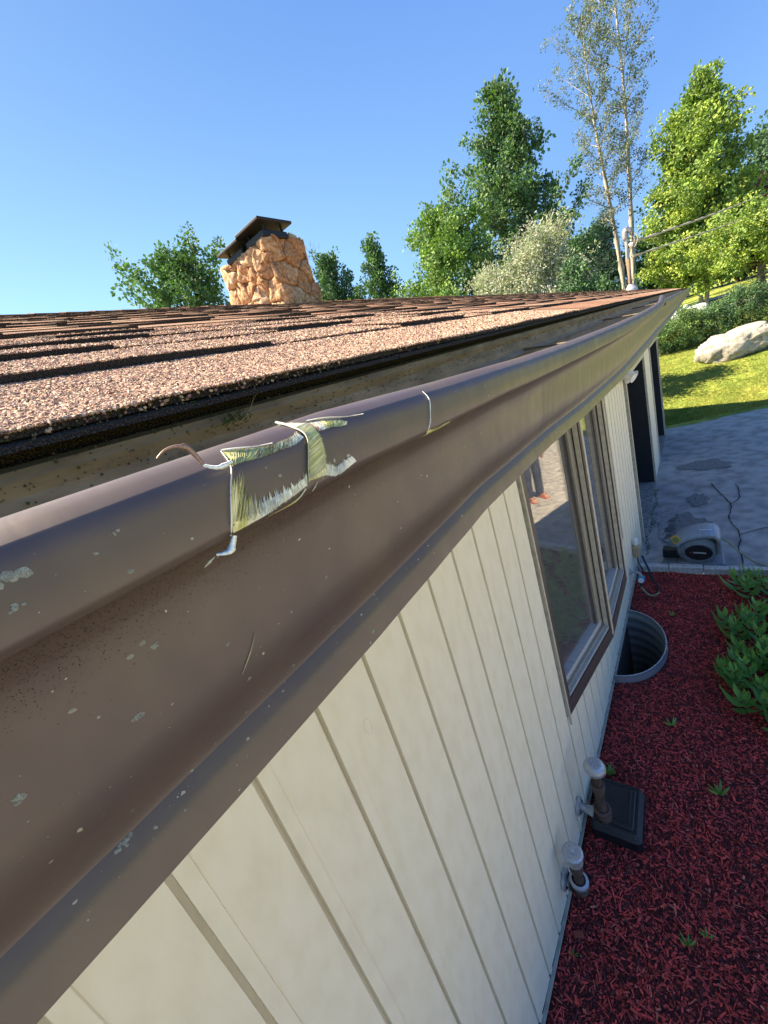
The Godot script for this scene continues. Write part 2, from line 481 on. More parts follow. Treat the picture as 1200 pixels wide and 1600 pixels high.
func build_ground() -> void:
	bump_noise.seed = 3
	bump_noise.frequency = 0.02
	# lawn and terrain to the horizon, with a hole where the house and the bed stand
	var xs := steps([-420, -160, -70, -36, -20, -8.9, 1.5, 12, 20, 36, 70, 160, 420], -4.4, 8.0, 0.4)
	xs.append(-8.9)
	xs.append(1.5)
	xs.sort()
	var zs := steps([60, 20, 8, 5.0, -4.3, -44, -60, -90, -160, -420], -36.0, -9.6, 0.4)
	var s := begin()
	for i in xs.size() - 1:
		for j in zs.size() - 1:
			var mx: float = (xs[i] + xs[i + 1]) / 2.0
			var mz: float = (zs[j] + zs[j + 1]) / 2.0
			if mx > -8.9 and mx < 1.5 and mz > -9.6 and mz < 5.0 or xs[i + 1] - xs[i] < 0.001:
				continue
			s.set_smooth_group(1)
			for q in [[i, j], [i + 1, j], [i + 1, j + 1], [i, j], [i + 1, j + 1], [i, j + 1]]:
				var x: float = xs[q[0]]
				var z: float = zs[q[1]]
				s.add_vertex(Vector3(x, land(x, z), z))
	s.generate_normals()
	kind(part("lawn", s.commit(), M.turf, self), "structure")
	# driveway: asphalt in front of the garage and along the bed
	s = begin()
	var gx := []
	for i in 41:
		gx.append(lerpf(-0.66, 1.62, i / 40.0))
	var gz := []
	for i in 61:
		gz.append(lerpf(8.0, -11.2, i / 60.0))
	gz.append(-4.30)
	gx.sort()
	gz.sort()
	gz.reverse()
	for i in gx.size() - 1:
		for j in gz.size() - 1:
			if gz[j + 1] > -4.301:
				continue
			s.set_smooth_group(1)
			for q in [[i, j], [i + 1, j], [i + 1, j + 1], [i, j], [i + 1, j + 1], [i, j + 1]]:
				var x: float = gx[q[0]]
				var z: float = gz[q[1]]
				s.add_vertex(Vector3(x, bump_noise.get_noise_2d(x * 40.0, z * 40.0) * 0.004, z))
	s.generate_normals()
	var drive := part("driveway", s.commit(), M.asphalt, self)
	kind(drive, "structure")
	for b in [[-0.20, -5.25, 0.24, 0.42, 1, "damp_patch"], [-0.12, -6.15, 0.12, 0.2, 2, "damp_patch"], [-0.02, -7.5, 0.30, 0.22, 3, "damp_patch"], [-0.42, -5.5, 0.10, 0.45, 6, "pale_patch"]]:
		var p := begin()
		var n := 60
		var last := Vector3.ZERO
		var first := Vector3.ZERO
		for k in n + 1:
			var t := TAU * (k % n) / n
			var r := 1.0 + 0.55 * bump_noise.get_noise_2d(cos(t) * 45.0 + b[4] * 300.0, sin(t) * 45.0) 
			var v := Vector3(b[0] + cos(t) * b[2] * r, 0.009, b[1] + sin(t) * b[3] * r)
			if k > 0:
				tri(p, Vector3(b[0], 0.009, b[1]), last, v)
			last = v
		part("stain", flat(p), M[b[5]], drive)
	for c in [[[0.23, -4.4], [0.21, -4.75], [0.24, -5.1], [0.17, -5.5], [0.20, -5.9], [0.12, -6.3], [0.02, -6.7]], [[0.20, -5.9], [0.30, -6.2], [0.29, -6.6]], [[0.24, -5.1], [0.45, -5.25], [0.75, -5.2], [1.2, -5.35]]]:
		var pts := []
		for q in c:
			pts.append(Vector3(q[0], 0.012, q[1]))
		pts = curve(pts, 6)
		var p := begin()
		for k in pts.size() - 1:
			var w := 0.004 + 0.006 * absf(bump_noise.get_noise_1d(k * 70.0))
			var jit := Vector3(bump_noise.get_noise_1d(k * 90.0 + 900.0), 0, bump_noise.get_noise_1d(k * 80.0)) * 0.02
			pts[k + 1] += jit
			var side: Vector3 = (pts[k + 1] - pts[k]).cross(Vector3.UP).normalized() * w
			quad(p, pts[k] - side, pts[k] + side, pts[k + 1] + side, pts[k + 1] - side)
		part("crack", flat(p), M.crack, drive)
	# pale paving beyond the bed and the asphalt
	var pave := []
	for i in 25:
		var row := []
		for j in 40:
			var x := lerpf(1.615, 9.0, i / 24.0)
			var z := lerpf(8.0, -11.2, j / 39.0)
			row.append(Vector3(x, 0.004 + bump_noise.get_noise_2d(x * 40.0, z * 40.0) * 0.004, z))
		pave.append(row)
	kind(part("pavement", sheet(pave), M.pale_paving, self), "structure")
	# mulch bed with the hole for the window well
	s = begin()
	var st := 0.04
	var nx := int(2.26 / st)
	var nz := int(9.3 / st)
	for i in nx:
		for j in nz:
			var x0 := -0.645 + i * st
			var z0 := 5.0 - j * st
			if in_well(x0, z0, 0.006) and in_well(x0 + st, z0, 0.006) and in_well(x0, z0 - st, 0.006) and in_well(x0 + st, z0 - st, 0.006):
				continue
			s.set_smooth_group(1)
			for q in [[0, 0], [1, 0], [1, 1], [0, 0], [1, 1], [0, 1]]:
				var x: float = x0 + q[0] * st
				var z: float = z0 - q[1] * st
				if in_well(x, z, 0.006):   # draw the rim of the hole along the well
					var u := (x - WALL) / (WELL_B + 0.006)
					var v := (z - WELL_Z) / (WELL_A + 0.006)
					var l := maxf(sqrt(u * u + v * v), 0.001)
					x = WALL + u / l * (WELL_B + 0.006)
					z = WELL_Z + v / l * (WELL_A + 0.006)
				s.add_vertex(Vector3(x, mulch_y(x, z), z))
	s.generate_normals()
	kind(part("mulch_bed", s.commit(), M.mulch_base, self), "structure")
	build_mulch()

func mulch_y(x: float, z: float) -> float:
	return -0.006 + bump_noise.get_noise_2d(x * 160.0, z * 160.0) * 0.014

func build_mulch() -> void:
	var chip_sets := []
	for v in 3:
		var s := begin()
		var l := 0.5
		var w: float = [0.11, 0.16, 0.08][v]
		var h: float = [0.05, 0.06, 0.045][v]
		var tip: float = [0.5, 0.8, 0.25][v]
		var bow: float = [0.03, -0.02, 0.06][v]
		hexa(s, [Vector3(-l, 0, -w * tip), Vector3(0, -h + bow, -w), Vector3(0, -h + bow, w), Vector3(-l, 0, w), Vector3(-l, h, -w * tip), Vector3(0, h + bow, -w), Vector3(0, h + bow, w), Vector3(-l, h, w)])
		hexa(s, [Vector3(0, -h + bow, -w), Vector3(l, 0, -w), Vector3(l, 0, w * tip * 0.6), Vector3(0, -h + bow, w), Vector3(0, h + bow, -w), Vector3(l, h, -w), Vector3(l, h, w * tip * 0.6), Vector3(0, h + bow, w)])
		chip_sets.append(flat(s))
	for v in 3:
		var where := []
		var tints := []
		var n: int = [34000, 22000, 22000][v]
		for i in n:
			var dense := i % 5 != 0
			var x := rng.randf_range(WALL + 0.01, 0.62) if dense else rng.randf_range(0.4, 1.68)
			var z := rng.randf_range(-4.27, -0.25) if dense else rng.randf_range(-4.27, 1.5)
			if in_well(x, z, 0.02):
				continue
			var l := rng.randf_range(0.005, 0.019) if rng.randf() < 0.85 else rng.randf_range(0.019, 0.048)
			var fat := rng.randf_range(0.8, 2.2) * minf(1.0, 0.015 / l)
			var b := Basis(Vector3.UP, rng.randf() * TAU) * Basis(Vector3(0, 0, 1), rng.randfn(0, 0.30)) * Basis(Vector3(1, 0, 0), rng.randfn(0, 0.5))
			b = b.scaled_local(Vector3(l, l * fat, l * fat))
			where.append(Transform3D(b, Vector3(x, mulch_y(x, z) + 0.002 + rng.randf() * 0.007, z)))
			var k := rng.randf_range(0.3, 1.5)
			var c := Color(0.56, 0.068, 0.058) * k
			if rng.randf() < 0.05:
				c = Color(0.50, 0.15, 0.10) * rng.randf_range(0.7, 1.4)
			elif rng.randf() < 0.2:
				c = Color(0.09, 0.024, 0.026)
			c.a = 1.0
			tints.append(c)
		var o := many("mulch", chip_sets[v], M.chip, self, where, tints)
		kind(o, "stuff")
		tag(o, ["short splintery red wood chips covering the bed", "broad red wood chips scattered through the bed", "thin red wood shreds lying over the bed"][v], "mulch")

# ------------------------------------------------------------------ house
func roof_y(x: float) -> float:   # deck under the shingles
	var run := EAVE_X - x
	if x < RIDGE_X:
		run = 2.0 * (EAVE_X - RIDGE_X) - run
	return EYE + 0.0216 + SLOPE * run

var tabs := []      # per course: array of [z_start (larger), z_end, thickness at the butt, butt jitter]
const EXPOSE := 0.127

func build_house() -> void:
	var house := thing("house", "low cream house with brown shingle roof, side window and garage bays", "house")
	build_roof(house)
	build_walls(house)
	build_window(house)
	build_garage(house)
	build_chimney(house)

func build_roof(house: Node3D) -> void:
	var roof := holder("roof", house)
	var back_x := 2.0 * RIDGE_X - EAVE_X
	var s := begin()
	var t := 0.022
	for q in [[EAVE_X - 0.018, RIDGE_X], [back_x, RIDGE_X]]:
		var a: float = q[0]
		var b: float = q[1]
		hexa(s, [Vector3(a, roof_y(a) - t, ROOF_END), Vector3(b, roof_y(b) - t, ROOF_END), Vector3(b, roof_y(b) - t, ROOF_START), Vector3(a, roof_y(a) - t, ROOF_START),
			Vector3(a, roof_y(a) - 0.0015, ROOF_END), Vector3(b, roof_y(b) - 0.0015, ROOF_END), Vector3(b, roof_y(b) - 0.0015, ROOF_START), Vector3(a, roof_y(a) - 0.0015, ROOF_START)])
	part("deck", flat(s), M.asphalt_edge, roof)
	# courses of laminated shingles; every tab is a wedge that lies on the one below
	var all := []
	var courses := int((EAVE_X - RIDGE_X) / EXPOSE) + 1
	for k in courses:
		var row := []
		var z := 0.9 + rng.randf() * 0.2 if k < 14 else 1.6 + rng.randf() * 0.2
		var thick := rng.randf() < 0.5
		while z > ROOF_END:
			var w := rng.randf_range(0.11, 0.26)
			if rng.randf() < 0.2:
				w *= 1.5
			if k == 0:
				w = 0.33
			var ze := maxf(z - w, ROOF_END)
			var h := (0.0080 if thick else 0.0042) * lerpf(1.0, 0.6, clampf((k - 3) / 8.0, 0.0, 1.0)) + rng.randf_range(-0.0006, 0.0008)
			if k == 0:
				h = 0.0034 + rng.randf_range(-0.0004, 0.0006)
			row.append([z, ze, h, rng.randf_range(-0.0015, 0.0015) + (0.0 if thick else 0.0015)])
			var mid := (z + ze) / 2.0
			var sx := EAVE_X - k * EXPOSE
			all.append([Vector2(sx, mid).length() + (4.0 if mid > 0.35 else 0.0), k, row.size() - 1])
			z = ze
			thick = not thick
		tabs.append(row)
	all.sort_custom(func(a, b): return a[0] < b[0])
	var rest := begin()
	var rest_edge := begin()
	for n in all.size():
		var k: int = all[n][1]
		var tab: Array = tabs[k][all[n][2]]
		if n < 290:
			var one := begin()
			var edge := begin()
			shingle(one, edge, k, tab, true)
			var both := flat(one)
			both.surface_set_material(0, M["shingle_%d" % ((k * 7 + all[n][2] * 3) % 4)])
			edge.generate_normals()
			edge.commit(both)
			both.surface_set_material(1, M.asphalt_edge if k < 5 else M.shingle_butt)
			part("shingle", both, null, roof)
		else:
			shingle(rest, rest_edge, k, tab, false)
	# behind the lens and on the far slope the courses are plain
	for k in courses:
		var first: float = tabs[k][0][0]
		shingle(rest, rest_edge, k, [ROOF_START, first + 0.004, 0.007, 0.0], false)
	kind(part("shingles", flat(rest), M.shingle_0, roof), "stuff")
	kind(part("shingle_edges", flat(rest_edge), M.shingle_butt, roof), "stuff")
	var starter := begin()
	var sa := EAVE_X + 0.0015
	var sb := EAVE_X - 0.12
	for i in 60:
		var za := lerpf(0.8, ROOF_END, i / 60.0) if i > 0 else ROOF_START
		var zb := lerpf(0.8, ROOF_END, (i + 1) / 60.0)
		var wob := bump_noise.get_noise_1d(i * 60.0) * 0.0025
		hexa(starter, [Vector3(sa + wob, roof_y(sa) - 0.0036, zb), Vector3(sb, roof_y(sb) - 0.0036, zb), Vector3(sb, roof_y(sb) - 0.0036, za), Vector3(sa + wob, roof_y(sa) - 0.0036, za),
			Vector3(sa + wob, roof_y(sa) - 0.0012, zb), Vector3(sb, roof_y(sb) - 0.0012, zb), Vector3(sb, roof_y(sb) - 0.0012, za), Vector3(sa + wob, roof_y(sa) - 0.0012, za)])
	part("starter_course", flat(starter), M.asphalt_edge, roof)
	var far := begin()
	for k in courses:
		var a := back_x + k * EXPOSE
		var b := minf(a + EXPOSE + 0.02, RIDGE_X)
		hexa(far, [Vector3(b, roof_y(b), ROOF_END), Vector3(a, roof_y(a), ROOF_END), Vector3(a, roof_y(a), ROOF_START), Vector3(b, roof_y(b), ROOF_START),
			Vector3(b, roof_y(b) + 0.001, ROOF_END), Vector3(a, roof_y(a) + 0.007, ROOF_END), Vector3(a, roof_y(a) + 0.007, ROOF_START), Vector3(b, roof_y(b) + 0.001, ROOF_START)])
	kind(part("back_slope_shingles", flat(far), M.shingle_1, roof), "stuff")
	for i in 62:
		var z0 := ROOF_START - i * 0.245
		var c := begin()
		var top := roof_y(RIDGE_X)
		for sd in [-1.0, 1.0]:
			var xe: float = RIDGE_X + sd * 0.15
			var ye := roof_y(xe)
			hexa(c, [Vector3(RIDGE_X, top + 0.006, z0 - 0.26), Vector3(xe, ye + 0.006, z0 - 0.26), Vector3(xe, ye + 0.006, z0), Vector3(RIDGE_X, top + 0.006, z0),
				Vector3(RIDGE_X, top + 0.010, z0 - 0.26), Vector3(xe, ye + 0.010, z0 - 0.26), Vector3(xe, ye + 0.016, z0), Vector3(RIDGE_X, top + 0.016, z0)])
		part("ridge_cap", flat(c), M["shingle_%d" % (i % 4)], roof)
	build_granules(roof)

func shingle(s: SurfaceTool, e: SurfaceTool, k: int, tab: Array, near_one: bool) -> void:
	var ang := atan(SLOPE)
	var nrm := Vector3(sin(ang), cos(ang), 0)
	var run: float = k * EXPOSE + tab[3]
	var run2 := minf(k * EXPOSE + EXPOSE + 0.03, EAVE_X - RIDGE_X)
	var gap := 0.0012
	var z0: float = tab[0] - gap
	var z1: float = tab[1] + gap
	var n := maxi(1, int((z0 - z1) / 0.03)) if near_one else 1
	var lo := []
	var hi := []
	var tp := []
	for i in n + 1:
		var z := lerpf(z0, z1, float(i) / n)
		var wob := bump_noise.get_noise_2d(z * 500.0, k * 77.0) * 0.0022 if near_one and i > 0 and i < n else 0.0
		var lift := bump_noise.get_noise_2d(z * 240.0, k * 55.0 + 400.0) * 0.0012 if near_one else 0.0
		var a := Vector3(EAVE_X - run - wob, 0, z)
		a.y = roof_y(a.x)
		var b := Vector3(EAVE_X - run2, 0, z)
		b.y = roof_y(b.x)
		lo.append(a)
		hi.append(a + nrm * (tab[2] + lift))
		tp.append(b + nrm * 0.0012)
	for i in n:
		quad(s, hi[i], tp[i], tp[i + 1], hi[i + 1])
		quad(e, lo[i], hi[i], hi[i + 1], lo[i + 1])
	for i in [0, n]:
		tri(e, lo[i], hi[i], tp[i])

func build_granules(roof: Node3D) -> void:
	# loose-looking mineral grains on the few courses next to the lens
	var g := begin()
	var v := [Vector3(0, 0.62, 0), Vector3(0.95, 0.05, 0.2), Vector3(-0.1, -0.1, 1.0), Vector3(-1.0, 0.1, -0.25), Vector3(0.15, 0.0, -0.9), Vector3(0, -0.6, 0)]
	for f in [[0, 1, 2], [0, 2, 3], [0, 3, 4], [0, 4, 1], [5, 2, 1], [5, 3, 2], [5, 4, 3], [5, 1, 4]]:
		tri(g, v[f[0]], v[f[1]], v[f[2]])
	var grain_mesh := flat(g)
	var where := []
	var tints := []
	var ang := atan(SLOPE)
	var nrm := Vector3(sin(ang), cos(ang), 0)
	var up := Vector3(-cos(ang), sin(ang), 0)
	var tries := 0
	while where.size() < 130000 and tries < 520000:
		tries += 1
		var run := rng.randf() * rng.randf() * 0.62
		var z := 0.06 - pow(rng.randf(), 1.35) * 1.05
		var dist := Vector2(EAVE_X - run, z).length()
		if rng.randf() > minf(1.0, pow(0.30 / dist, 1.6)):
			continue
		var k := int(run / EXPOSE)
		var row: Array = tabs[k]
		var tab: Array = []
		for q in row:
			if z <= q[0] and z > q[1]:
				tab = q
				break
		if tab.is_empty():
			continue
		var f: float = (run - k * EXPOSE) / (EXPOSE + 0.03)
		var lift := bump_noise.get_noise_2d(z * 240.0, k * 55.0 + 400.0) * 0.0012
		var h := lerpf(tab[2] + lift, 0.0012, f)
		var r := rng.randf_range(0.0007, 0.0016) * clampf(dist / 0.33, 1.0, 1.5)
		var x := EAVE_X - run
		if f < 0.02 and rng.randf() < 0.05:
			h *= rng.randf()
			x += 0.0003
		var p := Vector3(x, roof_y(x), z) + nrm * (h + r * 0.25)
		var b := Basis(nrm, rng.randf() * TAU) * Basis(Vector3(1, 0, 0), rng.randfn(0, 0.5)) * Basis(up, rng.randfn(0, 0.5))
		where.append(Transform3D(b.scaled_local(Vector3(r, r, r * rng.randf_range(0.6, 1.1))), p))
		var c := Color(0.38, 0.235, 0.16)
		var q := rng.randf()
		if q < 0.22:
			c = Color(0.13, 0.08, 0.06)
		elif q < 0.5:
			c = Color(0.50, 0.34, 0.24)
		elif q < 0.66:
			c = Color(0.66, 0.51, 0.38)
		elif q < 0.74:
			c = Color(0.34, 0.18, 0.16)
		c *= rng.randf_range(0.8, 1.2)
		c.a = 1.0
		tints.append(c)
	kind(many("granules", grain_mesh, M.granule, roof, where, tints), "stuff")

func build_walls(house: Node3D) -> void:
	# vertical siding: a groove, a narrow rib and a broad flat to each panel
	var pitch := 0.157
	var y0 := 0.045
	var y1 := 2.49
	var prof := [[0.0, 0.0], [-0.0004, -0.017], [-0.0105, -0.017], [-0.0115, 0.0015], [-0.0375, 0.0015], [-0.0390, -0.0028], [-0.085, -0.001], [-0.157, 0.0]]
	var cut := func(lo: float, hi: float) -> ArrayMesh:
		var s := begin()
		for i in prof.size() - 1:
			var a: Array = prof[i]
			var b: Array = prof[i + 1]
			quad(s, Vector3(a[1], lo, a[0]), Vector3(b[1], lo, b[0]), Vector3(b[1], hi, b[0]), Vector3(a[1], hi, a[0]))
			quad(s, Vector3(a[1], lo, a[0]), Vector3(-0.018, lo, a[0]), Vector3(-0.018, lo, b[0]), Vector3(b[1], lo, b[0]))
		return flat(s)
	var full: ArrayMesh = cut.call(y0, y1)
	var below: ArrayMesh = cut.call(y0, 0.72)
	var above: ArrayMesh = cut.call(2.24, y1)
	var z := 4.86 - 0.005
	z = -0.003 + pitch * 31
	while z > -4.86:
		var at := Transform3D(Basis(), Vector3(WALL, 0, z))
		if z < -1.56 and z - pitch > -3.70:
			part("siding_panel", below, M.siding, house, at)
			part("siding_panel", above, M.siding, house, at)
		else:
			part("siding_panel", full, M.siding, house, at)
		z -= pitch
	part("blemish", lathe([Vector2(0.011, 0.0), Vector2(0.0135, 0.0022), Vector2(0.0155, 0.0)], 20, Vector2(1.55, 0.8)), M.siding, house, Transform3D(Basis(Vector3(0, 0, 1), -PI / 2), Vector3(WALL - 0.001, EYE - 0.703, -0.421)))
	# sheathing behind the siding, with the window opening
	var s := begin()
	var xi := WALL - 0.14
	var xo := WALL - 0.019
	box(s, Vector3(xi, 0.045, -1.66), Vector3(xo, 2.49, 4.86))
	box(s, Vector3(xi, 0.045, -3.66), Vector3(xo, 0.72, -1.66))
	box(s, Vector3(xi, 2.24, -3.66), Vector3(xo, 2.49, -1.66))
	box(s, Vector3(xi, 0.045, -4.93), Vector3(xo, 2.49, -3.66))
	# other outer walls and the rooms behind
	box(s, Vector3(-8.4, 0.0, -9.72), Vector3(-8.25, 2.49, 4.86))
	box(s, Vector3(-8.25, 0.0, 4.72), Vector3(WALL - 0.14, 2.49, 4.86))
	box(s, Vector3(-8.25, 0.0, -9.74), Vector3(WALL - 0.002, 2.49, -9.60))
	box(s, Vector3(-8.25, 0.0, -5.02), Vector3(WALL - 0.141, 2.49, -4.93))
	part("wall_core", flat(s), M.interior, house)
	for e in [ROOF_END + 0.30, ROOF_START - 0.36]:
		var g := begin()
		var top := roof_y(RIDGE_X) - 0.03
		hexa(g, [Vector3(-8.4, 2.49, e - 0.06), Vector3(WALL, 2.49, e - 0.06), Vector3(WALL, 2.49, e + 0.06), Vector3(-8.4, 2.49, e + 0.06),
			Vector3(RIDGE_X - 0.05, top, e - 0.06), Vector3(RIDGE_X + 0.05, top, e - 0.06), Vector3(RIDGE_X + 0.05, top, e + 0.06), Vector3(RIDGE_X - 0.05, top, e + 0.06)])
		part("gable", flat(g), M.siding, house)
	part("ceiling", box_mesh(Vector3(-8.4, 2.475, -9.74), Vector3(WALL - 0.02, 2.488, 4.86)), M.interior, house)
	part("floor", box_mesh(Vector3(-8.25, -0.02, -4.93), Vector3(WALL - 0.14, 0.04, 4.72)), M.interior, house)
	# foundation and the thin cream starter strip under the siding
	s = begin()
	box(s, Vector3(WALL - 0.16, -1.1, -4.93), Vector3(WALL - 0.013, 0.044, 4.86))
	part("foundation", flat(s), M.foundation, house)
	part("starter_strip", box_mesh(Vector3(WALL - 0.006, 0.009, -4.90), Vector3(WALL + 0.008, 0.018, 4.86)), M.cream_trim, house)
	# soffit, fascia and rake boards
	part("soffit", box_mesh(Vector3(WALL - 0.02, 2.489, ROOF_END + 0.02), Vector3(-0.224, 2.50, ROOF_START - 0.02)), M.soffit, house)
	part("fascia", box_mesh(Vector3(-0.222, 2.478, ROOF_END + 0.01), Vector3(-0.203, 2.592, ROOF_START - 0.01)), M.brown_trim, house)
	for e in [ROOF_END, ROOF_START - 0.02]:
		for q in [[EAVE_X - 0.02, RIDGE_X], [2.0 * RIDGE_X - EAVE_X + 0.02, RIDGE_X]]:
			var a: float = q[0]
			var b: float = q[1]
			var r := begin()
			hexa(r, [Vector3(a, roof_y(a) - 0.15, e), Vector3(b, roof_y(b) - 0.15, e), Vector3(b, roof_y(b) - 0.15, e + 0.018), Vector3(a, roof_y(a) - 0.15, e + 0.018),
				Vector3(a, roof_y(a) - 0.024, e), Vector3(b, roof_y(b) - 0.024, e), Vector3(b, roof_y(b) - 0.024, e + 0.018), Vector3(a, roof_y(a) - 0.024, e + 0.018)])
			part("rake_board", flat(r), M.brown_trim, house)
	# folded metal drip edge under the shingles
	s = begin()
	var px := [[-0.1985, 0.0145], [-0.1945, 0.0125], [-0.1940, 0.0085], [-0.1965, 0.003], [-0.1965, -0.010], [-0.1935, -0.015]]
	var rows := []
	for zz in [ROOF_START - 0.03, 0.3, 0.0, -0.3, -0.8, -2.0, -5.0, ROOF_END + 0.03]:
		var row := []
		for q in px:
			row.append(Vector3(q[0], EYE + q[1], zz))
		rows.append(row)
	add_sheet(s, rows, false, [], -1)
	part("drip_edge", flat(s), M.gutter_inside, house)

# one flat of the bow window in its own axes: x along the flat, y up, z outward
func bow_unit(win: Node3D, a: Vector3, b: Vector3, y1: float) -> void:
	var w := a.distance_to(b)
	var dir := (b - a).normalized()
	var out := Vector3.UP.cross(dir)
	if out.x < 0:
		out = -out
	var tr := Transform3D(Basis(dir, Vector3.UP, dir.cross(Vector3.UP)), a)
	var h := y1 - a.y
	var flip := 1.0 if tr.basis.z.dot(out) > 0 else -1.0
	var bx := func(called: String, mat: Material, lo: Vector3, hi: Vector3) -> void:
		part(called, box_mesh(Vector3(lo.x, lo.y, minf(lo.z * flip, hi.z * flip)), Vector3(hi.x, hi.y, maxf(lo.z * flip, hi.z * flip))), mat, win, tr)
	bx.call("sill_board", M.brown_trim, Vector3(0.0, 0.0, -0.10), Vector3(w, 0.085, 0.004))
	bx.call("head_board", M.brown_trim, Vector3(0.0, h - 0.07, -0.10), Vector3(w, h, 0.004))
	bx.call("jamb", M.brown_trim, Vector3(0.0, 0.085, -0.10), Vector3(0.030, h - 0.07, 0.002))
	bx.call("jamb", M.brown_trim, Vector3(w - 0.030, 0.085, -0.10), Vector3(w, h - 0.07, 0.002))
	# stepped sill: three narrow ledges going in
	bx.call("sill", M.sill_metal, Vector3(0.030, 0.085, -0.085), Vector3(w - 0.030, 0.100, -0.004))
	bx.call("sill", M.sash, Vector3(0.030, 0.100, -0.085), Vector3(w - 0.030, 0.114, -0.022))
	bx.call("sash_rail", M.sill_metal, Vector3(0.030, 0.114, -0.085), Vector3(w - 0.030, 0.150, -0.040))
	bx.call("sash_rail", M.sash, Vector3(0.030, h - 0.115, -0.085), Vector3(w - 0.030, h - 0.07, -0.040))
	for e in [0.030, w - 0.030 - 0.052]:
		bx.call("sash_stile", M.sash, Vector3(e, 0.150, -0.085), Vector3(e + 0.052, h - 0.115, -0.040))
	for e in [0.082, w - 0.082 - 0.014]:
		bx.call("glazing_bead", M.brown_trim, Vector3(e, 0.150, -0.070), Vector3(e + 0.014, h - 0.115, -0.052))
	for e in [[0.030, 0.036], [w - 0.036, w - 0.030]]:
		bx.call("edge_strip", M.cream_trim, Vector3(e[0], 0.100, -0.030), Vector3(e[1], h - 0.07, -0.006))
	for zp in [-0.056, -0.061, -0.066]:   # insulating glass: three sheets
		var g := begin()
		var zg: float = zp * flip
		quad(g, Vector3(0.082, 0.150, zg), Vector3(w - 0.082, 0.150, zg), Vector3(w - 0.082, h - 0.115, zg), Vector3(0.082, h - 0.115, zg))
		part("pane", flat(g), M.glass, win, tr)

func build_window(house: Node3D) -> void:
	var win := holder("bow_window", house)
	win.set_meta("label", "three sided bow window with brown frame")
	var y0 := EYE - 1.90
	var y1 := 2.26
	var pts := [Vector3(WALL + 0.003, y0, -1.624), Vector3(-0.518, y0, -2.31), Vector3(-0.518, y0, -3.0), Vector3(WALL + 0.003, y0, -3.686)]
	for i in 3:
		bow_unit(win, pts[i], pts[i + 1], y1)
	for i in [1, 2]:
		var p: Vector3 = pts[i]
		part("mullion", bevel_box(Vector3(-0.012, 0.02, -0.014), Vector3(0.006, y1 - y0 - 0.02, 0.014), 0.003), M.cream_trim, win, Transform3D(Basis(), p))
	for y in [y0 + 0.003, y1 - 0.02]:
		var s := begin()
		for dy in [0.0, 0.017]:
			quad(s, Vector3(WALL - 0.05, y + dy, pts[0].z), pts[0] * Vector3(1, 0, 1) + Vector3(-0.004, y + dy, 0), pts[1] * Vector3(1, 0, 1) + Vector3(-0.006, y + dy, 0), Vector3(WALL - 0.05, y + dy, pts[1].z))
			quad(s, Vector3(WALL - 0.05, y + dy, pts[1].z), pts[1] * Vector3(1, 0, 1) + Vector3(-0.006, y + dy, 0), pts[2] * Vector3(1, 0, 1) + Vector3(-0.006, y + dy, 0), Vector3(WALL - 0.05, y + dy, pts[2].z))
			quad(s, Vector3(WALL - 0.05, y + dy, pts[2].z), pts[2] * Vector3(1, 0, 1) + Vector3(-0.006, y + dy, 0), pts[3] * Vector3(1, 0, 1) + Vector3(-0.004, y + dy, 0), Vector3(WALL - 0.05, y + dy, pts[3].z))
		part("seat_board", flat(s), M.brown_trim, win)
	# cream channel that the siding ends in on the near side
	part("siding_channel", box_mesh(Vector3(WALL - 0.01, y0 - 0.04, -1.606), Vector3(WALL + 0.012, 2.3, -1.592)), M.cream_trim, win)
	part("siding_channel", box_mesh(Vector3(WALL - 0.01, y0 - 0.012, -3.72), Vector3(WALL + 0.010, 2.3, -3.70)), M.cream_trim, win)

